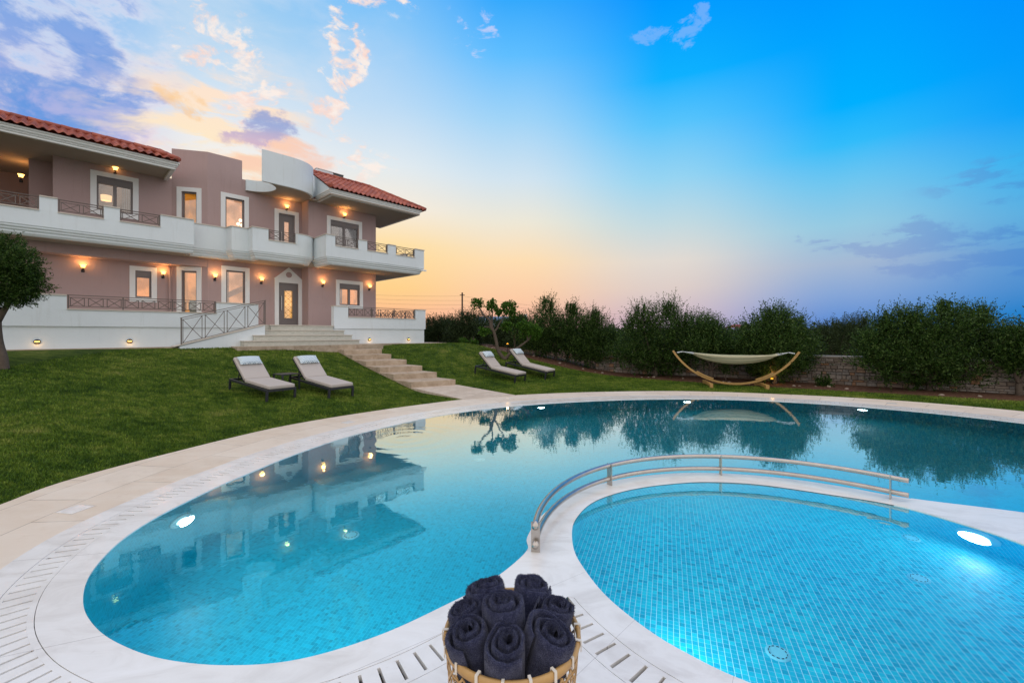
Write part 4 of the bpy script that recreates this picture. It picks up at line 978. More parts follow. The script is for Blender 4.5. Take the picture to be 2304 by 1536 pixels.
# ---- lamps on the walls
cupm = MB(); cupm.lathe([(.035, -.03), (.05, -.01), (.058, .05), (.085, .085), (.088, .09), (.05, .05), (.03, -.01)], 14)
first = None
for a, z, s_ in [(1.40, 7.86, 21.5), (7.08, 7.56, 20.85), (9.41, 7.52, 20.07), (.56, 4.19, 21.5), (2.78, 4.18, 21.5), (4.35, 4.17, 20.85), (6.06, 4.18, 20.85), (8.39, 4.18, 20.07), (10.72, 4.18, 20.07), (-.95, 7.40, 23.2)]:
    if first is None:
        mb = MB(); mb.box(-.045, .045, -.02, 0, -.17, -.07); mb.tube([(0, -.02, -.12), (0, -.12, -.12), (0, -.12, -.03)], .018, 8); mb.lathe([(.001, -.055), (.04, -.05), (.045, -.02)], 12, (0, -.12, 0))
        first = mb.build('wall_lamp', M_BLACK, villa); first['s'] = 0
        o = cupm.build('lamp_shade', M_BULB, first, loc=(0, -.12, 0), smooth=True)
        mb = MB(); mb.lathe([(.001, -.03), (.03, -.01), (.034, .02), (.02, .05), (.001, .06)], 12, (0, -.12, .015)); mb.build('bulb', M_BULB2, first)
        L = bpy.data.lights.new('lamp_glow', 'POINT'); L.energy = 4.5; L.color = (1, .50, .16); L.shadow_soft_size = .07
        lo_ = bpy.data.objects.new('lamp_glow', L); COL.objects.link(lo_); lo_.parent = first; lo_.location = (0, -.17, .12); o = first; del first['s']
    else: o = copy_tree(first, villa)
    o.location = (a - 5, s_ - 20, z)
first = None
for a, z in [(-.45, 1.61), (1.54, 1.60), (9.84, 1.57), (11.93, 1.56)]:
    if first is None:
        mb = MB(); n = 20
        mb.add([(.075 * math.cos(2 * math.pi * k / n), -.0, .075 * math.sin(2 * math.pi * k / n)) for k in range(n)] + [(.07 * math.cos(2 * math.pi * k / n), -.03, .07 * math.sin(2 * math.pi * k / n)) for k in range(n)], [(k, (k + 1) % n, n + (k + 1) % n, n + k) for k in range(n)] + [tuple(range(n, 2 * n))])
        first = mb.build('plinth_light', M_BLACK, villa); mb = MB(); mb.box(-.052, .052, -.035, -.031, -.008, .018); mb.build('light_slot', glow('amber_slot', (1, .62, .16), 3), first)
        L = bpy.data.lights.new('plinth_glow', 'POINT'); L.energy = .5; L.color = (1, .55, .2); L.shadow_soft_size = .03
        lo_ = bpy.data.objects.new('plinth_glow', L); COL.objects.link(lo_); lo_.parent = first; lo_.location = (0, -.08, -.05); o = first
    else: o = copy_tree(first, villa)
    o.location = (a - 5, 18.378 - 20, z)
mb = MB(); mb.add([(4.5, 21.6, 3.1), (5.9, 21.6, 3.9), (5.9, 21.6, 4.15), (4.5, 21.6, 3.35), (4.5, 21.75, 3.1), (5.9, 21.75, 3.9), (5.9, 21.75, 4.15), (4.5, 21.75, 3.35)], [(0, 1, 2, 3), (7, 6, 5, 4), (0, 4, 5, 1), (3, 2, 6, 7)]); vb(mb, 'stair_flight', M_TRIM)
mb = MB()
for k in range(7): mb.box(8.95 + k * .05, 8.975 + k * .05, 20.30, 20.33 + .02 * (k % 2), 5.2, 7.0)
for k in range(6): mb.box(9.2 + k * .045, 9.22 + k * .045, 20.32, 20.35 + .02 * (k % 2), 3.3, 4.2)
for k in range(6): mb.box(1.62 + k * .05, 1.645 + k * .05, 21.75, 21.78 + .02 * (k % 2), 6.35, 7.4)
for k in range(5): mb.box(4.74 + k * .035, 4.76 + k * .035, 21.1, 21.13 + .02 * (k % 2), 2.8, 4.45)
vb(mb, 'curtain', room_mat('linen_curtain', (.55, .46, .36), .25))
p_ = [facet(t_, d_, z_) for z_ in (2.3, 3.25) for t_, d_ in ((t0_ - .1, .9), (t1_ + .2, .9), (t1_ + .2, 1.2), (t0_ - .1, 1.2))]
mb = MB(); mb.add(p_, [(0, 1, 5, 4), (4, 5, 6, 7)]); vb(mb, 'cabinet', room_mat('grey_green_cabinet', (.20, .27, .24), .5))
# lit shades seen through the windows
a, z = uvz(239, 446, 22.2); mb = MB(); mb.lathe([(.14, -.10), (.15, -.1), (.16, .10), (.15, .1)], 20, (a, 22.2, z)); vb(mb, 'pendant_shade', glow('linen_shade', (1, .62, .30), 1.6), smooth=True)
for u, v in ((536, 504), (541, 496), (545, 507)):
    a, z = uvz(u, v, 21.6); mb = MB(); mb.lathe([(.001, -.07), (.05, -.05), (.07, 0), (.05, .05), (.001, .07)], 14, (a, 21.6, z)); vb(mb, 'globe_lamp', glow('globe_glass', (1, .85, .6), 3.5), smooth=True)
# downpipe and camera
mb = MB(); mb.tube([(2.98, 21.42, 2.2), (2.98, 21.42, 4.54)], .035, 8); vb(mb, 'downpipe', M_PINK, smooth=True)
mb = MB(); mb.tube([(12.72, 18.3, 5.1), (12.72, 18.22, 5.1)], .03, 10); mb.obox((12.76, 18.2, 5.05), (1, -.3, 0), (.3, 1, 0), (0, 0, 1), .10, .035, .035); mb.lathe([(.001, 0), (.05, 0), (.05, .05), (.001, .05)], 12, (12.62, 18.25, 5.02)); vb(mb, 'security_camera', M_TRIM)

# ================================================================ garden stairs and path
gs = empty('garden_stairs', H(8.5, 14.5), HANG, 'beige stone steps and paved path crossing the lawn from villa to pool', 'steps')
GO = (-8.5, -14.5, 0)
sn = [17.0, 16.35, 15.62, 14.6, 13.6, 12.7, 11.65]
for k in range(1, 7):
    z = 1.385 - k * .184
    mb = MB(); al, ar = 7.74 + .01 * k, 9.2 + .06 * (k > 2) + .03 * (k > 3)
    mb.prism([(al, sn[k] + .20), (ar, sn[k] - .22), (ar, sn[k - 1] - .22 + .0), (al, sn[k - 1] + .2)], z - .55, z)
    mb.build('step', M_STEP, gs, off=GO, bevel=.012)
mb = MB(); zt_ = 1.385 - 7 * .184
p4 = [(7.80, 11.86, zt_), (9.29, 11.42, zt_), (9.36, 8.60, -.006), (7.77, 9.15, -.006)]
p4 = [(7.80, 11.86, .1), (9.33, 11.42, .1), (9.38, 8.68, .004), (7.77, 9.24, .004)]
mb.add(p4 + [(a, s_, -.4) for a, s_, z in p4], [(0, 1, 2, 3), (0, 4, 5, 1), (1, 5, 6, 2), (2, 6, 7, 3), (3, 7, 4, 0)]); mb.build('path', M_STAMP, gs, off=GO)

# ================================================================ sun loungers
def m_fabric(name, c, sc=220):
    def fn(gg, b, m):
        P = gg.new('ShaderNodeTexCoord').outputs['Object']
        n = gg.noise(gg.mapping(P, (1, 3, 1)), sc, 2, .6); c_ = gg.mix(n, tuple(x * .82 for x in c), tuple(min(1, x * 1.15) for x in c))
        c_ = gg.mix(gg.noise(P, 4, 4, .6) * .25, c_, tuple(x * .8 for x in c))
        gg.put(b.inputs['Base Color'], c_); b.inputs['Roughness'].default_value = .9; b.inputs['Specular IOR Level'].default_value = .15
        gg.put(b.inputs['Normal'], gg.bump(n, .3, .004))
    return mat(name, fn)
M_TAUPE = m_fabric('taupe_canvas', (.50, .45, .41))
def fn_chev(gg, b, m):
    P = gg.new('ShaderNodeTexCoord').outputs['Object']; x, y, z = gg.xyz(P)
    zig = ((x * 8.5).f('FRACT') - .5).f('ABSOLUTE') * .11 + y
    k = (zig * 21.0).f('FRACT').ss(.5, .62)
    gg.put(b.inputs['Base Color'], gg.mix(k, (.78, .86, .88), (.20, .31, .40))); b.inputs['Roughness'].default_value = .85
M_CHEV = mat('chevron_fabric', fn_chev)
def cushion(w, l, t, nx=18, ny=12, pinch=.55):
    mb = MB(); vs = []
    for sgn in (1, -1):
        for j in range(ny + 1):
            for i in range(nx + 1):
                u, v = i / nx * 2 - 1, j / ny * 2 - 1
                h = ((1 - abs(u) ** 3.2) * (1 - abs(v) ** 3.2)) ** pinch
                cx_ = 1 - .06 * (1 - v * v) * (abs(u) > .999) ; 
                vs.append((u * w / 2 * (1 - .05 * (1 - abs(v)) * abs(u) ** 6), v * l / 2 * (1 - .08 * (1 - abs(u)) * abs(v) ** 6), sgn * t / 2 * h + .004 * noise.noise(Vector((u * 3, v * 3, sgn)))))
    n = (nx + 1) * (ny + 1); fs = []
    for j in range(ny):
        for i in range(nx):
            a = j * (nx + 1) + i; fs.append((a, a + 1, a + nx + 2, a + nx + 1)); fs.append((n + a, n + a + nx + 1, n + a + nx + 2, n + a + 1))
    mb.add(vs, fs); return mb
def make_lounger():
    r = empty('sun_lounger', (0, 0, 0)); Wd, Ln = .33, 1.95; hy = 1.20
    mb = MB()
    for s_ in (-1, 1): mb.box(s_ * Wd - .02, s_ * Wd + .02, 0, Ln, .22, .275)
    for y in (0, Ln - .04): mb.box(-Wd + .021, Wd - .021, y, y + .04, .221, .274)
    for k in range(5): mb.box(-Wd + .021, Wd - .021, .2 + k * .22, .26 + k * .22, .24, .262)
    mb.build('frame', M_CHAR, r, bevel=.004)
    for x in (-Wd, Wd):
        for y in (.0, Ln - .05):
            mb = MB(); mb.box(x - .024, x + .024, y, y + .05, -.04, .219); mb.build('leg', M_CHAR, r, bevel=.004)
    mb = MB(); mb.box(-.31, .31, -.01, hy, .28, .365); mb.build('seat_cushion', M_TAUPE, r, bevel=.022)
    an = R(36); d = Vector((0, math.cos(an), math.sin(an))); nn = Vector((0, -math.sin(an), math.cos(an))); hp = Vector((0, hy + .03, .30))
    mb = MB(); mb.obox(hp + d * .40 + nn * .045, (1, 0, 0), d, nn, .31, .40, .042); mb.build('back_cushion', M_TAUPE, r, bevel=.022)
    mb = MB(); mb.obox(hp + d * .40 - nn * .012, (1, 0, 0), d, nn, .31, .40, .012)
    for x in (-.25, .25): mb.bar(hp + d * .45 + Vector((x, 0, 0)), (x, Ln - .28, .24), .02)
    mb.bar((-.26, Ln - .28, .235), (.26, Ln - .28, .235), .02)
    mb.build('back_frame', M_CHAR, r)
    pw = cushion(.54, .28, .13); pl = pw.build('pillow', M_CHEV, r, smooth=True)
    pl.location = hp + d * .60 + nn * .14; pl.rotation_euler = (an, 0, 0)
    for x in (-.10, .10):
        mb = MB(); p0 = hp + d * .73 + nn * .10 + Vector((x, 0, 0)); p1 = hp + d * .80 + nn * .092 + Vector((x, 0, 0)); p2 = hp + d * .815 + nn * .03 + Vector((x, 0, 0)); p3 = hp + d * .8 - nn * .03 + Vector((x, 0, 0))
        for a, b in ((p0, p1), (p1, p2), (p2, p3)): mb.bar(a, b, .035, .006)
        mb.build('strap', M_TAUPE, r)
    return r
lg = None
def place_l(flx, fly, ang, lb):
    """fl = ground point under the foot-end left leg, ang = heading of the long axis"""
    global lg
    o = lg = make_lounger() if lg is None else lg
    if 'label' in o: o = copy_tree(lg)
    hd = Vector((math.cos(ang), math.sin(ang), 0)); rt = Vector((hd.y, -hd.x, 0))
    c = Vector((flx, fly, 0)) + rt * .33; z0 = tz(c.x, c.y); e = c + hd * 1.9; z1 = tz(e.x, e.y)
    o.location = (c.x, c.y, z0); o.rotation_euler = (math.atan2(z1 - z0, 1.9), 0, ang - math.pi / 2)
    tag(o, lb, 'sun lounger', 'sun loungers on the lawn')
e2a = math.atan2(E2.y, E2.x)
q = H(3.30, 10.93); place_l(q.x, q.y, e2a + R(9), 'leftmost taupe sun lounger with chevron pillow on the lawn left of the steps')
q = H(4.58, 10.55); place_l(q.x, q.y, e2a + R(8), 'taupe sun lounger with chevron pillow between the black side table and the steps')
place_l(.12, 15.55, math.atan2(1.05, -1.5), 'nearer sun lounger of the pair under the forked tree')
place_l(1.29, 16.35, math.atan2(1.05, -1.5), 'farther right sun lounger of the pair under the forked tree')
q = H(4.12, 12.1); t_ = empty('side_table', (q.x, q.y, tz(q.x, q.y)), HANG + R(9), 'small black metal side table between the two left sun loungers', 'side table')
mb = MB(); mb.box(-.24, .24, -.24, .24, .40, .425); mb.build('table_top', M_CHAR, t_, bevel=.004)
for x in (-.22, .22):
    for y in (-.22, .22): mb = MB(); mb.box(x - .018, x + .018, y - .018, y + .018, -.06, .399); mb.build('leg', M_CHAR, t_)

# ================================================================ hammock on its wooden stand
M_WOOD = plain('oiled_larch', (.42, .25, .075), .5, nscale=7, nvar=.3, bump=.2, bscale=40)
pl_, pr_ = at(1585, 866, 15.2), at(1706, 870, 14.8); hx = Vector((pr_.x - pl_.x, pr_.y - pl_.y, 0)).normalized(); hy_ = Vector((-hx.y, hx.x, 0))
mid = (at(1520, 775, 15.3) + at(1790, 776, 14.6)) / 2; hz0 = tz(mid.x, mid.y)
st_ = empty('hammock_stand', (mid.x, mid.y, hz0), math.atan2(hx.y, hx.x), 'curved wooden hammock stand on the lawn in front of the stone wall', 'hammock stand')
RR, half = 2.36, 2.02
amax = math.asin(half / RR)
def arcp(a, off_=0): return Vector(((RR + off_) * math.sin(a), 0, .09 + RR - (RR + off_) * math.cos(a)))
def arcbeam(a0_, a1_, off_, w_, h_, n=28):
    mb = MB(); vs = []
    for i in range(n + 1):
        a = a0_ + (a1_ - a0_) * i / n
        for o_, y in ((off_ - h_ / 2, -w_ / 2), (off_ + h_ / 2, -w_ / 2), (off_ + h_ / 2, w_ / 2), (off_ - h_ / 2, w_ / 2)):
            p = arcp(a, o_); vs.append((p.x, y, p.z))
    mb.add(vs, [(i * 4 + k, i * 4 + (k + 1) % 4, i * 4 + 4 + (k + 1) % 4, i * 4 + 4 + k) for i in range(n) for k in range(4)] + [(0, 1, 2, 3), (n * 4 + 3, n * 4 + 2, n * 4 + 1, n * 4)])
    return mb
arcbeam(-amax, amax, 0, .055, .070).build('arched_beam', M_WOOD, st_, bevel=.006)
for s_ in (-1, 1):
    arcbeam(s_ * .30, s_ * .56, -.062, .10, .055, 10).build('brace', M_WOOD, st_, bevel=.006)
    mb = MB(); mb.obox((s_ * .86, 0, .10), (0, 1, 0), (1, 0, .0), (0, 0, 1), .62, .055, .045); mb.obox((s_ * .86, -.56, .03), (0, 1, 0), (1, 0, .0), (0, 0, 1), .08, .05, .055); mb.obox((s_ * .86, .56, .03), (0, 1, 0), (1, 0, .0), (0, 0, 1), .08, .05, .055); mb.build('foot_beam', M_WOOD, st_, bevel=.006)
def fn_ham(gg, b, m):
    P = gg.new('ShaderNodeTexCoord').outputs['Object']; uv = gg.new('ShaderNodeUVMap').outputs[0]; x, y, z = gg.xyz(uv)
    k = (y * 9.0).f('FRACT').ss(.55, .7)
    gg.put(b.inputs['Base Color'], gg.mix(k, (.62, .58, .40), (.34, .36, .24))); b.inputs['Roughness'].default_value = .9
M_HAM = mat('striped_cotton', fn_ham)
hm = empty('hammock', (mid.x, mid.y, hz0), math.atan2(hx.y, hx.x), 'pale striped cotton hammock hung empty between the ends of its wooden stand', 'hammock')
nu, nv = 40, 26; V = []; UV = []
for i in range(nu + 1):
    u = i / nu * 2 - 1; x = u * 1.33
    for j in range(nv + 1):
        v = j / nv * 2 - 1; wdt = .36 * (1 - u ** 6 * .62)
        sag = .30 * (1 - v * v) * (1 - u * u) ** .75
        z = 1.11 + .04 * abs(u) ** 2 * (1 if u < 0 else .6) - sag + .02 * math.sin(v * 16 + u * 1.5) * (.25 + abs(u) ** 2) - .02 * (1 - u * u)
        V.append((x, v * wdt, z)); UV.append((u, (v + 1) / 2))
ia_ = np.arange((nu + 1) * (nv + 1)).reshape(nu + 1, nv + 1)
Fq = np.c_[ia_[:-1, :-1].ravel(), ia_[1:, :-1].ravel(), ia_[1:, 1:].ravel(), ia_[:-1, 1:].ravel()]
cl_ = np_mesh('cloth', np.array(V), Fq, M_HAM, hm, smooth=True, uv=np.array(UV))
so = cl_.modifiers.new('solid', 'SOLIDIFY'); so.thickness = .012
for s_ in (-1, 1):
    mb = MB(); tip = arcp(s_ * (amax - .055), -.08); knot = Vector((s_ * 1.70, 0, 1.20))
    for j in range(9):
        v = (j / 8 * 2 - 1); wv = V[(0 if s_ < 0 else nu) * (nv + 1) + int(j / 8 * nv)]
        mb.tube([wv, knot], .008, 5)
    mb.tube([knot, tip], .02, 6); mb.build('rope', plain('white_cord', (.60, .64, .66), .8), hm)

# ================================================================ stone garden wall
def fn_stone(gg, b, m):
    geo = gg.new('ShaderNodeNewGeometry'); P = gg.new('ShaderNodeTexCoord').outputs['Object']
    c = gg.ramp(geo.outputs['Random Per Island'], [(0, (.20, .155, .12)), (.3, (.30, .24, .19)), (.55, (.34, .30, .26)), (.75, (.24, .22, .20)), (.9, (.36, .22, .13)), (1, (.42, .20, .09))])
    c = gg.mix(gg.noise(P, 9, 7, .7).ss(.35, .7) * .5, c, (.12, .10, .09)); gg.put(b.inputs['Base Color'], c); b.inputs['Roughness'].default_value = .9
    gg.put(b.inputs['Normal'], gg.bump(gg.noise(P, 22, 6, .7), .6, .02))
M_STONE = mat('rubble_stone', fn_stone); M_MORT = plain('wall_mortar', (.07, .06, .05), .95)
WP = [Vector(p) for p in ((3.9, 19.7), (7.2, 18.3), (11.1, 16.05), (14.0, 14.1), (17.0, 11.9), (20.0, 9.0))]
sw_ = empty('stone_wall', (10.7, 15.3, 0), 0, 'low rubble stone garden wall with pale mortar cap behind the hammock', 'wall'); wo_ = (-10.7, -15.3, 0)
mb = MB(); core = MB(); capm = MB(); rs = random.Random(3); WH = 1.0
for p, q in zip(WP, WP[1:]):
    L = (q - p).length; d = (q - p) / L; nn = Vector((d.y, -d.x)); nn = nn if nn.y < 0 else -nn
    core.obox((*((p + q) / 2), WH / 2 - .2), (*d, 0), (*nn, 0), (0, 0, 1), L / 2 + .02, .15, WH / 2 + .18)
    capm.obox((*((p + q) / 2), WH + .012), (*d, 0), (*nn, 0), (0, 0, 1), L / 2 + .03, .185, .028)
    z = -.1
    while z < WH - .02:
        h = min(rs.choice((.07, .10, .13, .16)), WH - z); x = rs.uniform(-.1, 0)
        while x < L:
            w_ = rs.uniform(.10, .34) if h < .14 else rs.uniform(.12, .22); a, b = max(0, x + .006), min(L, x + w_ - .006); x += w_
            if b - a < .03: continue
            pr = rs.uniform(.012, .04); j = [rs.uniform(-.008, .008) for _ in range(8)]
            def P_(s_, o_, zz): c = p + d * s_ + nn * o_; return (c.x, c.y, zz)
            zl, zh = z + .006, z + h - .006; o1 = .15; o2 = .15 + pr; bv = .014
            v = [P_(a, o1, zl), P_(b, o1, zl), P_(b, o1, zh), P_(a, o1, zh), P_(a + bv, o2, zl + bv + j[0]), P_(b - bv, o2 + j[1] * .5, zl + bv + j[2]), P_(b - bv + j[3], o2, zh - bv + j[4]), P_(a + bv + j[5], o2, zh - bv + j[6])]
            mb.add(v, [(4, 5, 6, 7), (0, 1, 5, 4), (1, 2, 6, 5), (2, 3, 7, 6), (3, 0, 4, 7)])
        z += h
mb.build('stone_facing', M_STONE, sw_, off=wo_); core.build('wall_core', M_MORT, sw_, off=wo_); capm.build('wall_cap', plain('mortar_cap', (.33, .31, .28), .9, nscale=6, nvar=.3), sw_, off=wo_)

# ================================================================ trees and shrubs
def crown_mesh(blobs, nleaf, leaf=(.075, .026), up=.5, twig=(.18, .42), sd=1):
    r = np.random.default_rng(sd); vol = np.array([b[1] * b[2] * b[3] for b in blobs]) ** .72; share = vol / vol.sum(); Vs = []
    for b, sh in zip(blobs, share):
        per = 12; nt_ = max(6, int(nleaf * sh / per)); C_ = np.array(b[0]); Rd = np.array(b[1:4])
        dr = r.normal(size=(nt_, 3)); dr /= np.linalg.norm(dr, axis=1)[:, None]
        rad = r.random(nt_) ** .42
        # lumpy surface so the outline is uneven
        lump = 1 + .26 * np.sin(dr[:, 0] * 5 + sd + b[0][0]) * np.cos(dr[:, 2] * 6 + sd * 2) + .16 * np.sin(dr[:, 1] * 9 + dr[:, 2] * 7 + sd)
        base = C_ + dr * (rad * lump)[:, None] * Rd * .92
        td = dr * .75 + r.normal(size=(nt_, 3)) * .45; td[:, 2] += up; td /= np.linalg.norm(td, axis=1)[:, None]
        tl = r.uniform(*twig, nt_) * min(1, Rd.mean() / .5)
        k = (np.arange(per) + .5) / per
        pos = base[:, None] + td[:, None] * (tl[:, None] * k)[..., None]; pos = pos.reshape(-1, 3); tdr = np.repeat(td, per, 0)
        ld = tdr * .6 + r.normal(size=pos.shape) * .55; ld /= np.linalg.norm(ld, axis=1)[:, None]
        sd_ = np.cross(ld, r.normal(size=pos.shape)); sd_ /= np.linalg.norm(sd_, axis=1)[:, None]
        sc = r.uniform(.65, 1.25, len(pos))[:, None]; l_ = leaf[0] * sc; w_ = leaf[1] * sc
        Vs.append(np.stack([pos, pos + ld * l_ * .5 + sd_ * w_ * .5, pos + ld * l_, pos + ld * l_ * .5 - sd_ * w_ * .5], 1).reshape(-1, 3))
    V = np.vstack(Vs); return V
def branches(base, blobs, mb, r0, sd=0, k_=1):
    rr_ = random.Random(sd)
    for b in blobs:
        for _ in range(k_):
            tgt = Vector(b[0]) + Vector((rr_.uniform(-.5, .5) * b[1], rr_.uniform(-.5, .5) * b[2], rr_.uniform(-.3, .5) * b[3])); m1 = base.lerp(tgt, .35) + Vector((rr_.uniform(-.15, .15), rr_.uniform(-.1, .1), .1)); m2 = base.lerp(tgt, .7) + Vector((rr_.uniform(-.12, .12), rr_.uniform(-.1, .1), .05))
            pts_ = [base, m1, m2, tgt]; c = catmull(pts_, 4, False); n = len(c); mb.tube([Vector(p) for p in c], [r0 * (1 - .85 * i / (n - 1)) for i in range(n)], 6)
def tree(name, label, bu, bv, d, px, n, m=M_OLIVE, cat='tree', group=None, r0=.07, leaf=(.085, .028), up=1.0, trunks=None, sd=1, twig=(.3, .75), basez=None, sprig=None):
    k = d / FPX; bp = at(bu, bv, d); gz = tz(bp.x, bp.y); bp = Vector((bp.x, bp.y, gz if basez is None else basez))
    blobs = []
    for i, (u, v, ru, rv) in enumerate(px):
        dy = ((i * 37 + sd * 13) % 7 - 3) / 3 * .22 * ru * k; p = at(u, v, d + dy); blobs.append((tuple(p - bp), ru * k, ru * k * .85, rv * k))
    t_ = empty(name, bp, 0, label, cat, group)
    if n > 20000 and d > 12: n = int(n * .68)
    V = crown_mesh(blobs, n, leaf, up, twig, sd)

    sprig = list(sprig or []) + ([(u_, v_ - rv_ * .95, ru_ * .55) for u_, v_, ru_, rv_ in px if n > 20000 and d > 12])
    if sprig:   # long upright shoots standing above the crown
        r = np.random.default_rng(sd + 50)
        for (u, v, w_) in sprig:
            for _ in range(16):
                top = at(u + r.uniform(-w_, w_), v + abs(r.normal()) * w_ * .7, d + r.uniform(-.2, .2)) - bp; bt = top - Vector((r.uniform(-.15, .15), r.uniform(-.1, .1), r.uniform(.4, .7)))
                kk = r.random(44); pos = np.array([bt.lerp(top, float(q)) for q in kk]); ld = r.normal(size=pos.shape) * .6 + np.array([0, 0, .7]); ld /= np.linalg.norm(ld, axis=1)[:, None]
                s2 = np.cross(ld, r.normal(size=pos.shape)); s2 /= np.linalg.norm(s2, axis=1)[:, None]; l_, wd_ = leaf[0] * .9, leaf[1]
                V = np.vstack([V, np.stack([pos, pos + ld * l_ * .5 + s2 * wd_ * .5, pos + ld * l_, pos + ld * l_ * .5 - s2 * wd_ * .5], 1).reshape(-1, 3)])
    np_mesh('crown', V, np.arange(len(V)).reshape(-1, 4), m, t_)
    mb = MB()
    if trunks:
        for path, ra_, rb_ in trunks:
            c = catmull([at(u, v, d) - bp for u, v in path], 5, False); nn_ = len(c)
            mb.tube([Vector(p) for p in c], [ra_ + (rb_ - ra_) * i / (nn_ - 1) for i in range(nn_)], 9)
    else:
        f_ = Vector((0, 0, .35)); mb.tube([(0, 0, -.1), (.02, 0, .1), f_], [r0 * 1.5, r0 * 1.15, r0], 9); branches(f_, blobs, mb, r0 * .75, sd)
    mb.build('trunk', M_BARK, t_, smooth=True); return t_
G_ = 'olive trees along the far garden edge'
tree('olive_tree', 'olive tree with tall pointed top, just right of the forked tree', 1250, 812, 20.6, [(1232, 700, 18, 30), (1228, 735, 45, 34), (1245, 768, 52, 34), (1190, 765, 36, 30), (1270, 745, 34, 30), (1215, 790, 40, 18), (1290, 795, 40, 22)], 48000, group=G_, sd=2, sprig=[(1230, 664, 14)])
tree('olive_tree', 'olive tree with two narrow peaks, between the tall pointed one and the sky gap', 1330, 822, 19.6, [(1290, 705, 13, 24), (1300, 740, 40, 34), (1340, 725, 17, 26), (1345, 758, 44, 32), (1315, 785, 46, 22), (1375, 765, 22, 16), (1370, 800, 44, 20), (1330, 808, 40, 14)], 50000, group=G_, sd=3, sprig=[(1284, 680, 9), (1338, 696, 9)])
tree('olive_tree', 'broad olive tree left of the hammock, its twin tops standing against the sky', 1475, 848, 18.0, [(1450, 718, 36, 28), (1435, 755, 42, 36), (1505, 712, 26, 32), (1500, 752, 55, 42), (1552, 745, 40, 32), (1465, 792, 56, 28), (1540, 792, 48, 24), (1500, 818, 62, 22), (1440, 812, 40, 26), (1400, 800, 30, 20)], 60000, group=G_, sd=4, sprig=[(1446, 684, 16), (1506, 676, 14), (1552, 706, 12), (1420, 710, 12)])
tree('olive_tree', 'low olive tree behind the hammock, left of the far red-roofed pavilion', 1600, 850, 16.8, [(1590, 745, 28, 24), (1600, 762, 36, 28), (1632, 782, 28, 14), (1590, 790, 46, 22), (1645, 796, 34, 12)], 32000, group=G_, sd=5, sprig=[(1582, 726, 12)])
tree('olive_tree', 'bright green olive tree behind the right end of the hammock', 1742, 862, 15.7, [(1745, 722, 32, 24), (1735, 752, 58, 32), (1790, 738, 26, 22), (1690, 768, 38, 24), (1752, 790, 72, 34), (1742, 826, 58, 26), (1700, 800, 44, 20), (1812, 780, 28, 26), (1800, 812, 26, 22)], 60000, group=G_, sd=6, sprig=[(1732, 694, 14), (1762, 700, 12), (1796, 712, 10), (1685, 722, 14)])
tree('olive_tree', 'distant olive tree with a flat dull top above the bare stretch of stone wall', 1890, 850, 23, [(1850, 757, 34, 24), (1890, 750, 34, 26), (1935, 742, 32, 26), (1920, 780, 44, 28), (1860, 790, 44, 26)], 42000, M_OLIVE2, group=G_, sd=7, sprig=[(1850, 728, 16), (1900, 724, 16), (1946, 714, 9)])
tree('olive_tree', 'largest olive tree, a wide dark mass hiding the right part of the stone wall', 2090, 882, 13.9, [(1990, 742, 32, 26), (2040, 728, 34, 30), (2060, 762, 58, 42), (2125, 706, 22, 26), (2130, 745, 52, 42), (2190, 732, 36, 34), (2215, 765, 38, 34), (2000, 795, 50, 34), (2090, 812, 72, 40), (2180, 810, 58, 40), (2090, 850, 70, 24), (2170, 848, 62, 24), (2010, 835, 46, 26), (1958, 805, 32, 32), (1950, 770, 22, 20), (2245, 800, 26, 26)], 90000, M_OLIVE, group=G_, sd=8, sprig=[(1985, 710, 12), (2048, 692, 16), (2122, 672, 12), (2176, 690, 12), (2212, 684, 12)])
tree('olive_tree', 'olive tree with a dark trunk cut by the right edge of the picture', 2292, 890, 12.8, [(2285, 778, 30, 24), (2325, 785, 48, 42), (2278, 812, 26, 20), (2340, 830, 40, 25)], 40000, M_OLIVE, group=G_, sd=9, r0=.07, sprig=[(2292, 748, 12)])
tree('olive_tree', 'grey-green olive tree beside the right corner of the villa terrace', 985, 790, 27, [(980, 748, 28, 26), (1005, 745, 32, 28), (965, 762, 24, 18)], 26000, M_OLIVE2, group=G_, sd=10, leaf=(.10, .035), sprig=[(968, 712, 8), (1005, 716, 12)])
tree('olive_tree', 'grey-green olive tree in front of the tall wooden pole', 1045, 790, 26, [(1035, 745, 34, 30), (1062, 738, 34, 32), (1050, 765, 44, 22)], 32000, M_OLIVE2, group=G_, sd=11, leaf=(.10, .035), sprig=[(1055, 700, 14)])
tree('olive_tree', 'dark olive tree standing behind the forked tree', 1125, 795, 25, [(1105, 748, 40, 34), (1150, 758, 40, 34), (1190, 750, 36, 32), (1165, 785, 50, 24)], 42000, M_OLIVE2, group=G_, sd=12, leaf=(.10, .035))
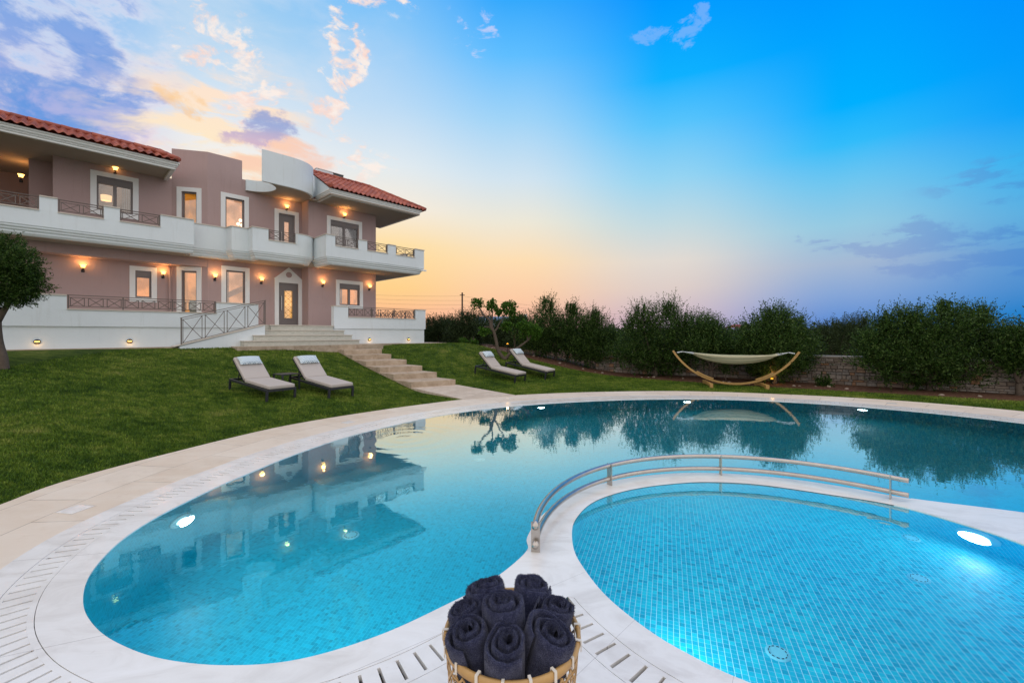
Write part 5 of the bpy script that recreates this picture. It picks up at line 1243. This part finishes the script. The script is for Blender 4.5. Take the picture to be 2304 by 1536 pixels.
tree('forked_tree', 'bare-limbed forked tree with small round leafy tufts behind the right loungers', 1136, 808, 18.7, [(1073, 682, 13, 12), (1106, 689, 12, 14), (1121, 701, 10, 9), (1146, 692, 17, 15), (1156, 706, 9, 8), (1090, 745, 14, 9), (1195, 745, 24, 13), (1178, 732, 16, 9), (1140, 735, 14, 10), (1205, 756, 12, 7)], 10500, M_FRESH, sd=13, leaf=(.085, .045), up=.15, twig=(.08, .2),
     trunks=[([(1136, 809), (1122, 791), (1116, 765), (1111, 746), (1105, 737), (1103, 724), (1098, 716), (1088, 709), (1081, 696), (1075, 688)], .085, .025), ([(1136, 809), (1146, 797), (1157, 788), (1171, 778), (1188, 765), (1197, 752)], .075, .03), ([(1111, 746), (1107, 727), (1108, 708), (1106, 692)], .04, .018),
             ([(1111, 746), (1117, 741), (1124, 727), (1137, 706), (1146, 694)], .045, .018), ([(1109, 743), (1098, 735), (1088, 736)], .03, .012), ([(1113, 744), (1122, 737), (1140, 738)], .03, .012), ([(1188, 765), (1184, 745), (1178, 734)], .03, .015)])
tree('slender_tree', 'thin-trunked young tree just behind the forked tree', 1160, 800, 21, [(1150, 730, 14, 10), (1172, 728, 16, 12)], 5000, M_OLIVE, sd=14, leaf=(.09, .03), trunks=[([(1160, 802), (1159, 775), (1158, 757), (1164, 746), (1170, 733)], .07, .02), ([(1158, 760), (1152, 752), (1149, 735)], .025, .01)])
tree('clipped_olive', 'round clipped olive tree with a leaning trunk at the left edge', 12, 850, 10, [(10, 565, 42, 32), (44, 595, 38, 38), (14, 635, 66, 46), (58, 640, 36, 38), (-38, 600, 60, 58), (16, 668, 52, 20)], 52000, M_OLIVE, sd=15, leaf=(.055, .018), up=.25, twig=(.10, .22),
     trunks=[([(14, 856), (9, 835), (6, 805), (-3, 770), (-6, 730), (-4, 690)], .11, .06), ([(-4, 720), (20, 680), (40, 640)], .07, .03), ([(-4, 720), (-30, 670), (-40, 620)], .07, .03)])
for i, (u, v, d, ru, rv, n, m_, lb) in enumerate([(1042, 768, 21.5, 7, 6, 700, M_FRESH, 'small round light green shrub on the lawn crest, left of the next one'), (1066, 771, 21, 7, 7, 700, M_FRESH, 'small round light green shrub on the lawn crest, nearest the forked tree'),
        (2103, 852, 14.6, 14, 18, 1500, M_FRESH, 'spindly yellow-green shrub under the largest olive tree'), (2215, 840, 14.0, 10, 26, 1500, M_FRESH, 'tall spindly yellow-green shrub beside the right-edge olive tree'), (1852, 862, 15.0, 12, 12, 1200, M_OLIVE, 'low dark shrub at the foot of the bare stretch of stone wall'),
        (1632, 828, 16.2, 6, 16, 700, M_OLIVE, 'thin climbing shrub on the stone wall under the hammock'), (1500, 835, 18.4, 14, 14, 1500, M_FRESH, 'leafy shrub in front of the broad olive tree'), (1700, 838, 16.4, 14, 14, 1300, M_OLIVE, 'low shrub by the garden spotlight behind the hammock')]):
    tree('shrub', lb, u, v + rv, d, [(u, v, ru, rv), (u + ru * .4, v + rv * .4, ru * .8, rv * .7)], n, m_, 'shrub', 'shrubs at the lawn edge', r0=.015, leaf=(.07, .03), sd=20 + i)
# far belt of groves closing the view
r = np.random.default_rng(5); Vv = []
for k in range(95):
    az_ = R(-14 + 76 * k / 94); d = r.uniform(34, 48); c = Vector((d * math.sin(az_), d * math.cos(az_), 1.0)); hgt = r.uniform(.55, .85)
    Vv.append(crown_mesh([((c.x, c.y, c.z + hgt * .4), 2.2, 1.8, hgt), ((c.x + r.uniform(-1, 1), c.y, c.z + hgt * .7), 1.2, 1.1, hgt * .8)], 2300, (.20, .09), .5, (.3, .6), 100 + k))
V = np.vstack(Vv); o = np_mesh('olive_grove', V, np.arange(len(V)).reshape(-1, 4), M_OLIVE2); tag(o, 'far dark olive groves beyond the garden', 'grove', kind='stuff')

# garden spotlights
first = None
for i, (u, v, d, e, lb) in enumerate([(1737, 862, 15.5, 6, 'amber garden spotlight at the foot of the tree behind the hammock'), (1142, 792, 19.6, 5, 'amber garden spotlight on a stake behind the forked tree'), (1676, 790, 22, 2, 'tiny amber garden lamp glimpsed above the hammock cloth')]):
    p = at(u, v, d); z0 = tz(p.x, p.y); hgt = max(.12, at(u, v, d).z - z0)
    if i == 2: hgt = at(u, 786, d).z - z0
    if i == 1: hgt = at(u, 777, d).z - z0
    t_ = empty('garden_spotlight', (p.x, p.y, z0), 0, lb, 'garden lamp', 'garden spotlights')
    mb = MB(); mb.tube([(0, 0, -.1), (0, 0, hgt)], .012, 6); mb.build('stake', M_BLACK, t_)
    mb = MB(); mb.lathe([(.001, -.03), (.05, -.02), (.06, .06), (.052, .06)], 14, (0, 0, hgt)); mb.build('housing', M_BLACK, t_)
    mb = MB(); mb.lathe([(.001, .03), (.05, .04), (.045, .085), (.001, .10)], 14, (0, 0, hgt)); mb.build('lens', glow('amber_lens', (1, .45, .04), 1.3), t_)
    L = bpy.data.lights.new('spot_glow', 'POINT'); L.energy = e * .7; L.color = (1, .55, .15); L.shadow_soft_size = .05
    lo_ = bpy.data.objects.new('spot_glow', L); COL.objects.link(lo_); lo_.parent = t_; lo_.location = (0, 0, hgt + .22)

# ================================================================ far things: poles, wires, pavilion, sheds
M_POLE = plain('weathered_pole', (.05, .035, .028), .9)
def pole(u, v0, d, lb, rr_, seen=None):
    p = at(u, v0, d); t_ = empty('utility_pole', (p.x, p.y, 0), 0, lb, 'utility pole', 'wooden utility poles')
    mb = MB(); mb.tube([(0, 0, -.5), (0, 0, p.z)], [rr_, rr_ * .8], 8); mb.build('post', M_POLE, t_)
    mb = MB(); mb.bar((-.35, 0, p.z - .35), (.35, 0, p.z - .35), .09); mb.build('crossarm', M_POLE, t_); return p
p1 = pole(1040, 658, 60, 'tall wooden utility pole right of the villa', .13); p2 = pole(1568, 709, 110, 'far wooden utility pole above the trees left of the hammock', .17)
for k in range(4):
    mb = MB(); o_ = Vector((0, 0, -.5 - k * .62)); a = at(560, 640 + k * 8, 62); sag = lambda q: -.9 * 4 * q * (1 - q)
    A = p1 + o_; mb.tube([a.lerp(A, q / 10) + Vector((0, 0, sag(q / 10) * .6)) for q in range(11)], .009, 4)
    B = p2 + Vector((0, 0, -.4 - k * .35)); mb.tube([A.lerp(B, q / 14) + Vector((0, 0, sag(q / 14))) for q in range(15)], .011, 4)
    C_ = at(2000, 745 + k * 3, 170); mb.tube([B.lerp(C_, q / 10) + Vector((0, 0, sag(q / 10))) for q in range(11)], .02, 4)
    tag(mb.build('power_line', M_POLE), ['topmost', 'second highest', 'third highest', 'lowest'][k] + ' of the thin power lines strung between the wooden poles', 'cable', 'power lines')
c = at(1657, 752, 90); t_ = empty('pavilion', (c.x, c.y, 0), R(15), 'far open pavilion with a red roof and ochre base above the trees', 'pavilion')
mb = MB(); mb.box(-1.7, 1.7, -1.5, 1.5, 0, 2.0); mb.build('base', plain('ochre_render', (.45, .30, .13), .8), t_)
for x in (-1.4, -.5, .5, 1.4): mb = MB(); mb.box(x - .06, x + .06, -1.3, -1.18, 2.0, 3.1); mb.build('post', M_POLE, t_)
mb = MB(); mb.add([(-1.8, -1.7, 3.05), (1.8, -1.7, 3.05), (1.8, 1.7, 3.05), (-1.8, 1.7, 3.05), (-.7, 0, 3.75), (.7, 0, 3.75)], [(0, 1, 5, 4), (1, 2, 5), (2, 3, 4, 5), (3, 0, 4), (3, 2, 1, 0)]); mb.build('roof', plain('dull_red_roof', (.22, .035, .03), .7), t_)
c = at(1135, 725, 120); t_ = empty('warehouse', (c.x, c.y, 0), R(-8), 'pale blue and white building far behind the forked tree', 'building')
mb = MB(); mb.box(-7.5, 4, -4, 4, 0, 5.2); mb.build('wall', plain('pale_blue_cladding', (.38, .50, .58), .7), t_)
mb = MB(); mb.add([(-7.8, -4.2, 5.2), (4.3, -4.2, 5.2), (4.3, 4.2, 5.2), (-7.8, 4.2, 5.2), (-7.8, 0, 6.6), (4.3, 0, 6.6)], [(0, 1, 5, 4), (2, 3, 4, 5), (1, 2, 5), (3, 0, 4)]); mb.build('roof', plain('blue_grey_roof', (.12, .20, .34), .6), t_)
mb = MB(); mb.box(5.6, 6.4, -1, -.2, 0, 7.2); mb.build('chimney', plain('white_chimney', (.6, .65, .7), .7), t_)
# stones on the red soil
r = random.Random(9); first = None
for k in range(46):
    i = r.randrange(2, len(LB) - 3); q = r.random(); p = LB[i] * (1 - q) + LB[i + 1] * q; x, y = p[0] + r.uniform(.1, .5), p[1] + r.uniform(.25, .9)
    if first is None:
        bm = bmesh.new(); bmesh.ops.create_icosphere(bm, subdivisions=2, radius=1)
        for v in bm.verts: v.co *= 1 + .3 * noise.noise(v.co * 1.7); v.co.z *= .6
        me = bpy.data.meshes.new('stone'); bm.to_mesh(me); bm.free(); me.materials.append(plain('field_stone', (.30, .24, .19), .95, nscale=3, nvar=.4)); first = o = bpy.data.objects.new('stone', me); COL.objects.link(o)
    else: o = first.copy(); COL.objects.link(o)
    s_ = r.uniform(.025, .07); o.scale = (s_, s_ * r.uniform(.7, 1.2), s_); o.location = (x, y, tz(x, y) + s_ * .2); o.rotation_euler.z = r.uniform(0, 6)
    tag(o, 'small pale stone lying on the bare red soil along the lawn edge', 'stone', 'stones on the red soil')

# ================================================================ towel basket in the foreground
M_BAM = plain('bamboo', (.50, .30, .11), .45, nscale=12, nvar=.3); M_TIE = plain('white_binding', (.75, .70, .62), .7)
BC = (0.0, 1.735); ZR = .65
bs = empty('basket', (BC[0], BC[1], .0), 0, 'round open-weave bamboo basket with white ties holding rolled towels at the pool edge', 'basket')
def brad(z): return .195 + .075 * (z / ZR) ** .8
mb = MB(); mb.lathe([(.262, .622), (.272, .622), (.277, .64), (.274, .657), (.262, .657), (.258, .64), (.262, .622)], 64); mb.build('rim', M_BAM, bs, smooth=True)
for k in range(18):
    a = k / 18 * 2 * math.pi + .06; mb = MB()
    for z0_, z1_, r_ in ((.595, .66, .2795), (.595, .66, .2555)): mb.obox((r_ * math.cos(a), r_ * math.sin(a), .640), (-math.sin(a), math.cos(a), 0), (math.cos(a), math.sin(a), 0), (0, 0, 1), .0055, .0015, .020)
    mb.obox((.267 * math.cos(a), .267 * math.sin(a), .6615), (-math.sin(a), math.cos(a), 0), (math.cos(a), math.sin(a), 0), (0, 0, 1), .0055, .0125, .0015); mb.build('tie', M_TIE, bs)
mb = MB(); NS = 30
def strip(mb, f, n, w_, off_):
    vs = []
    for i in range(n + 1):
        a, z = f(i / n); r_ = brad(z) + off_; c = Vector((r_ * math.cos(a), r_ * math.sin(a), z)); a2, z2 = f(min(1, i / n + .01)); a1_, z1_ = f(max(0, i / n - .01))
        t__ = (Vector((brad(z2) * math.cos(a2), brad(z2) * math.sin(a2), z2)) - Vector((brad(z1_) * math.cos(a1_), brad(z1_) * math.sin(a1_), z1_))).normalized(); nr = Vector((math.cos(a), math.sin(a), 0)); sd_ = t__.cross(nr).normalized() * w_
        vs += [c + sd_ - nr * .0012, c + sd_ + nr * .0012, c - sd_ + nr * .0012, c - sd_ - nr * .0012]
    mb.add(vs, [(i * 4 + k, i * 4 + (k + 1) % 4, i * 4 + 4 + (k + 1) % 4, i * 4 + 4 + k) for i in range(n) for k in range(4)])
for k in range(NS):
    a = k / NS * 2 * math.pi
    strip(mb, lambda q, a=a: (a + q * 1.9, .02 + q * .59), 36, .0042, .001 + .0012 * (k % 2)); strip(mb, lambda q, a=a: (a - q * 1.9, .02 + q * .59), 36, .0042, -.0015 - .0012 * (k % 2))
for j in range(9): z = .06 + j * .065; strip(mb, lambda q, z=z: (q * 2 * math.pi, z), 60, .0042, .0)
mb.build('weave', M_BAM, bs, fix=False)
mb = MB(); mb.lathe([(.001, .012), (.19, .012), (.195, .03), (.2, .03), (.2, 0), (.001, 0)], 40); mb.build('base', M_BAM, bs)
def fn_towel(gg, b, m):
    P = gg.new('ShaderNodeTexCoord').outputs['Object']
    n = gg.noise(P, 260, 3, .7); n2_ = gg.noise(P, 30, 4, .6)
    c = gg.ramp(n * .7 + n2_ * .3, [(.34, (.013, .016, .040)), (.5, (.036, .041, .088)), (.64, (.10, .11, .19))])
    gg.put(b.inputs['Base Color'], c); b.inputs['Roughness'].default_value = 1; b.inputs['Specular IOR Level'].default_value = .05
    b.inputs['Sheen Weight'].default_value = .2; b.inputs['Sheen Roughness'].default_value = .4
    gg.put(b.inputs['Normal'], gg.bump(n, .8, .006))
M_TOWEL = mat('navy_terry', fn_towel)
def towel(label, x, y, z, rad, lean, rot, sd):
    """a hand-rolled towel: one thick ribbon wound in a spiral, its folded edge at the top"""
    r = np.random.default_rng(sd); turns = 2.7; nT = 150; L = .50
    th = np.linspace(0, turns * 2 * np.pi, nT); gap = (rad - .014) / turns; rc = .012 + gap * th / (2 * np.pi); tk = gap * .385
    flat = 1 + .10 * math.sin(sd)
    prof = [(-1, -L), (-1, -.20), (-1, -.06), (-.98, -.022), (-.78, -.006), (-.35, .004), (0, .006), (.35, .004), (.78, -.006), (.98, -.022), (1, -.06), (1, -.20), (1, -L)]
    V = np.zeros((nT, len(prof), 3))
    for i, t__ in enumerate(th):
        w1 = noise.noise(Vector((math.cos(t__) * 1.3 + sd * 3.1, math.sin(t__) * 1.3, t__ * .22))); w2 = noise.noise(Vector((t__ * .8, sd * 7.7, 2.0)))
        rr_ = rc[i] * (1 + .10 * w1) + .003 * w2
        tip = min(1, (nT - 1 - i) / 5) ** .5; hh = .012 * noise.noise(Vector((t__ * .35, sd * 2.3, 0))) + .022 * (1 - rc[i] / rad)
        for j, (o_, zz_) in enumerate(prof):
            q = rr_ + o_ * tk * (.35 + .65 * tip)
            a = t__ + .03 * w2; fl = .004 * noise.noise(Vector((math.cos(a) * 3, math.sin(a) * 3, zz_ * 9 + sd)))
            V[i, j] = ((q + fl) * math.cos(a) * flat, (q + fl) * math.sin(a) / flat, zz_ + (hh if zz_ > -.3 else 0) + (.010 * w1 if zz_ > -.1 else 0))
    m_ = len(prof); ia2 = np.arange(nT * m_).reshape(nT, m_); F_ = np.c_[ia2[:-1, :-1].ravel(), ia2[1:, :-1].ravel(), ia2[1:, 1:].ravel(), ia2[:-1, 1:].ravel()]
    o = np_mesh('rolled_towel', V.reshape(-1, 3), F_, M_TOWEL, smooth=True)
    sb = o.modifiers.new('sub', 'SUBSURF'); sb.levels = 1; sb.render_levels = 1
    o.location = (x, y, z); o.rotation_euler = (*lean, 0); o.rotation_mode = 'XYZ'
    o.rotation_euler = Matrix.LocRotScale(None, (Matrix.Rotation(lean[1], 3, 'Y') @ Matrix.Rotation(lean[0], 3, 'X') @ Matrix.Rotation(rot, 3, 'Z')).to_quaternion(), None).to_euler()
    # terry loops
    n = 7000; i0 = r.integers(0, nT - 2, n); j0 = r.integers(1, m_ - 2, n); j0 = np.where(r.random(n) < .5, r.integers(3, 9, n), j0); a_ = r.random(n)[:, None]; b_ = r.random(n)[:, None]
    P0 = V[i0, j0] * (1 - a_) * (1 - b_) + V[i0 + 1, j0] * a_ * (1 - b_) + V[i0, j0 + 1] * (1 - a_) * b_ + V[i0 + 1, j0 + 1] * a_ * b_
    nrm_ = np.cross(V[i0 + 1, j0] - V[i0, j0], V[i0, j0 + 1] - V[i0, j0]); nrm_ /= np.maximum(1e-9, np.linalg.norm(nrm_, axis=1))[:, None]
    nrm_ = -nrm_ + r.normal(size=nrm_.shape) * .5; tg = r.normal(size=nrm_.shape); tg /= np.linalg.norm(tg, axis=1)[:, None]
    Vh = np.stack([P0 - tg * .0009, P0 + tg * .0009, P0 + nrm_ * .0040], 1).reshape(-1, 3)
    np_mesh('terry_pile', Vh, np.arange(n * 3).reshape(-1, 3), M_TOWEL, o)['kind'] = 'stuff'
    return tag(o, label, 'towel', 'rolled towels in the basket')
for args in [('dark navy rolled towel at the back left of the basket', -.108, 1.86, .75, .088, (R(-9), R(-7)), .5, 1), ('dark navy rolled towel at the back right of the basket', .090, 1.87, .75, .090, (R(-9), R(6)), 2.0, 2),
             ('dark navy rolled towel at the left rim of the basket, second from the front', -.198, 1.745, .725, .078, (R(0), R(-17)), 3.6, 3), ('dark navy rolled towel standing in the centre of the basket', -.045, 1.69, .785, .088, (R(2), R(-3)), 4.1, 4),
             ('dark navy rolled towel at the right rim of the basket, second from the front', .186, 1.76, .725, .080, (R(-1), R(16)), 5.2, 5), ('dark navy rolled towel at the front left of the basket', -.168, 1.608, .73, .086, (R(13), R(-14)), .2, 6),
             ('dark navy rolled towel at the front centre of the basket', -.020, 1.55, .73, .086, (R(16), R(0)), 1.1, 7), ('dark navy rolled towel at the front right of the basket', .152, 1.602, .73, .092, (R(13), R(13)), 5.6, 8)]:
    towel(*args)
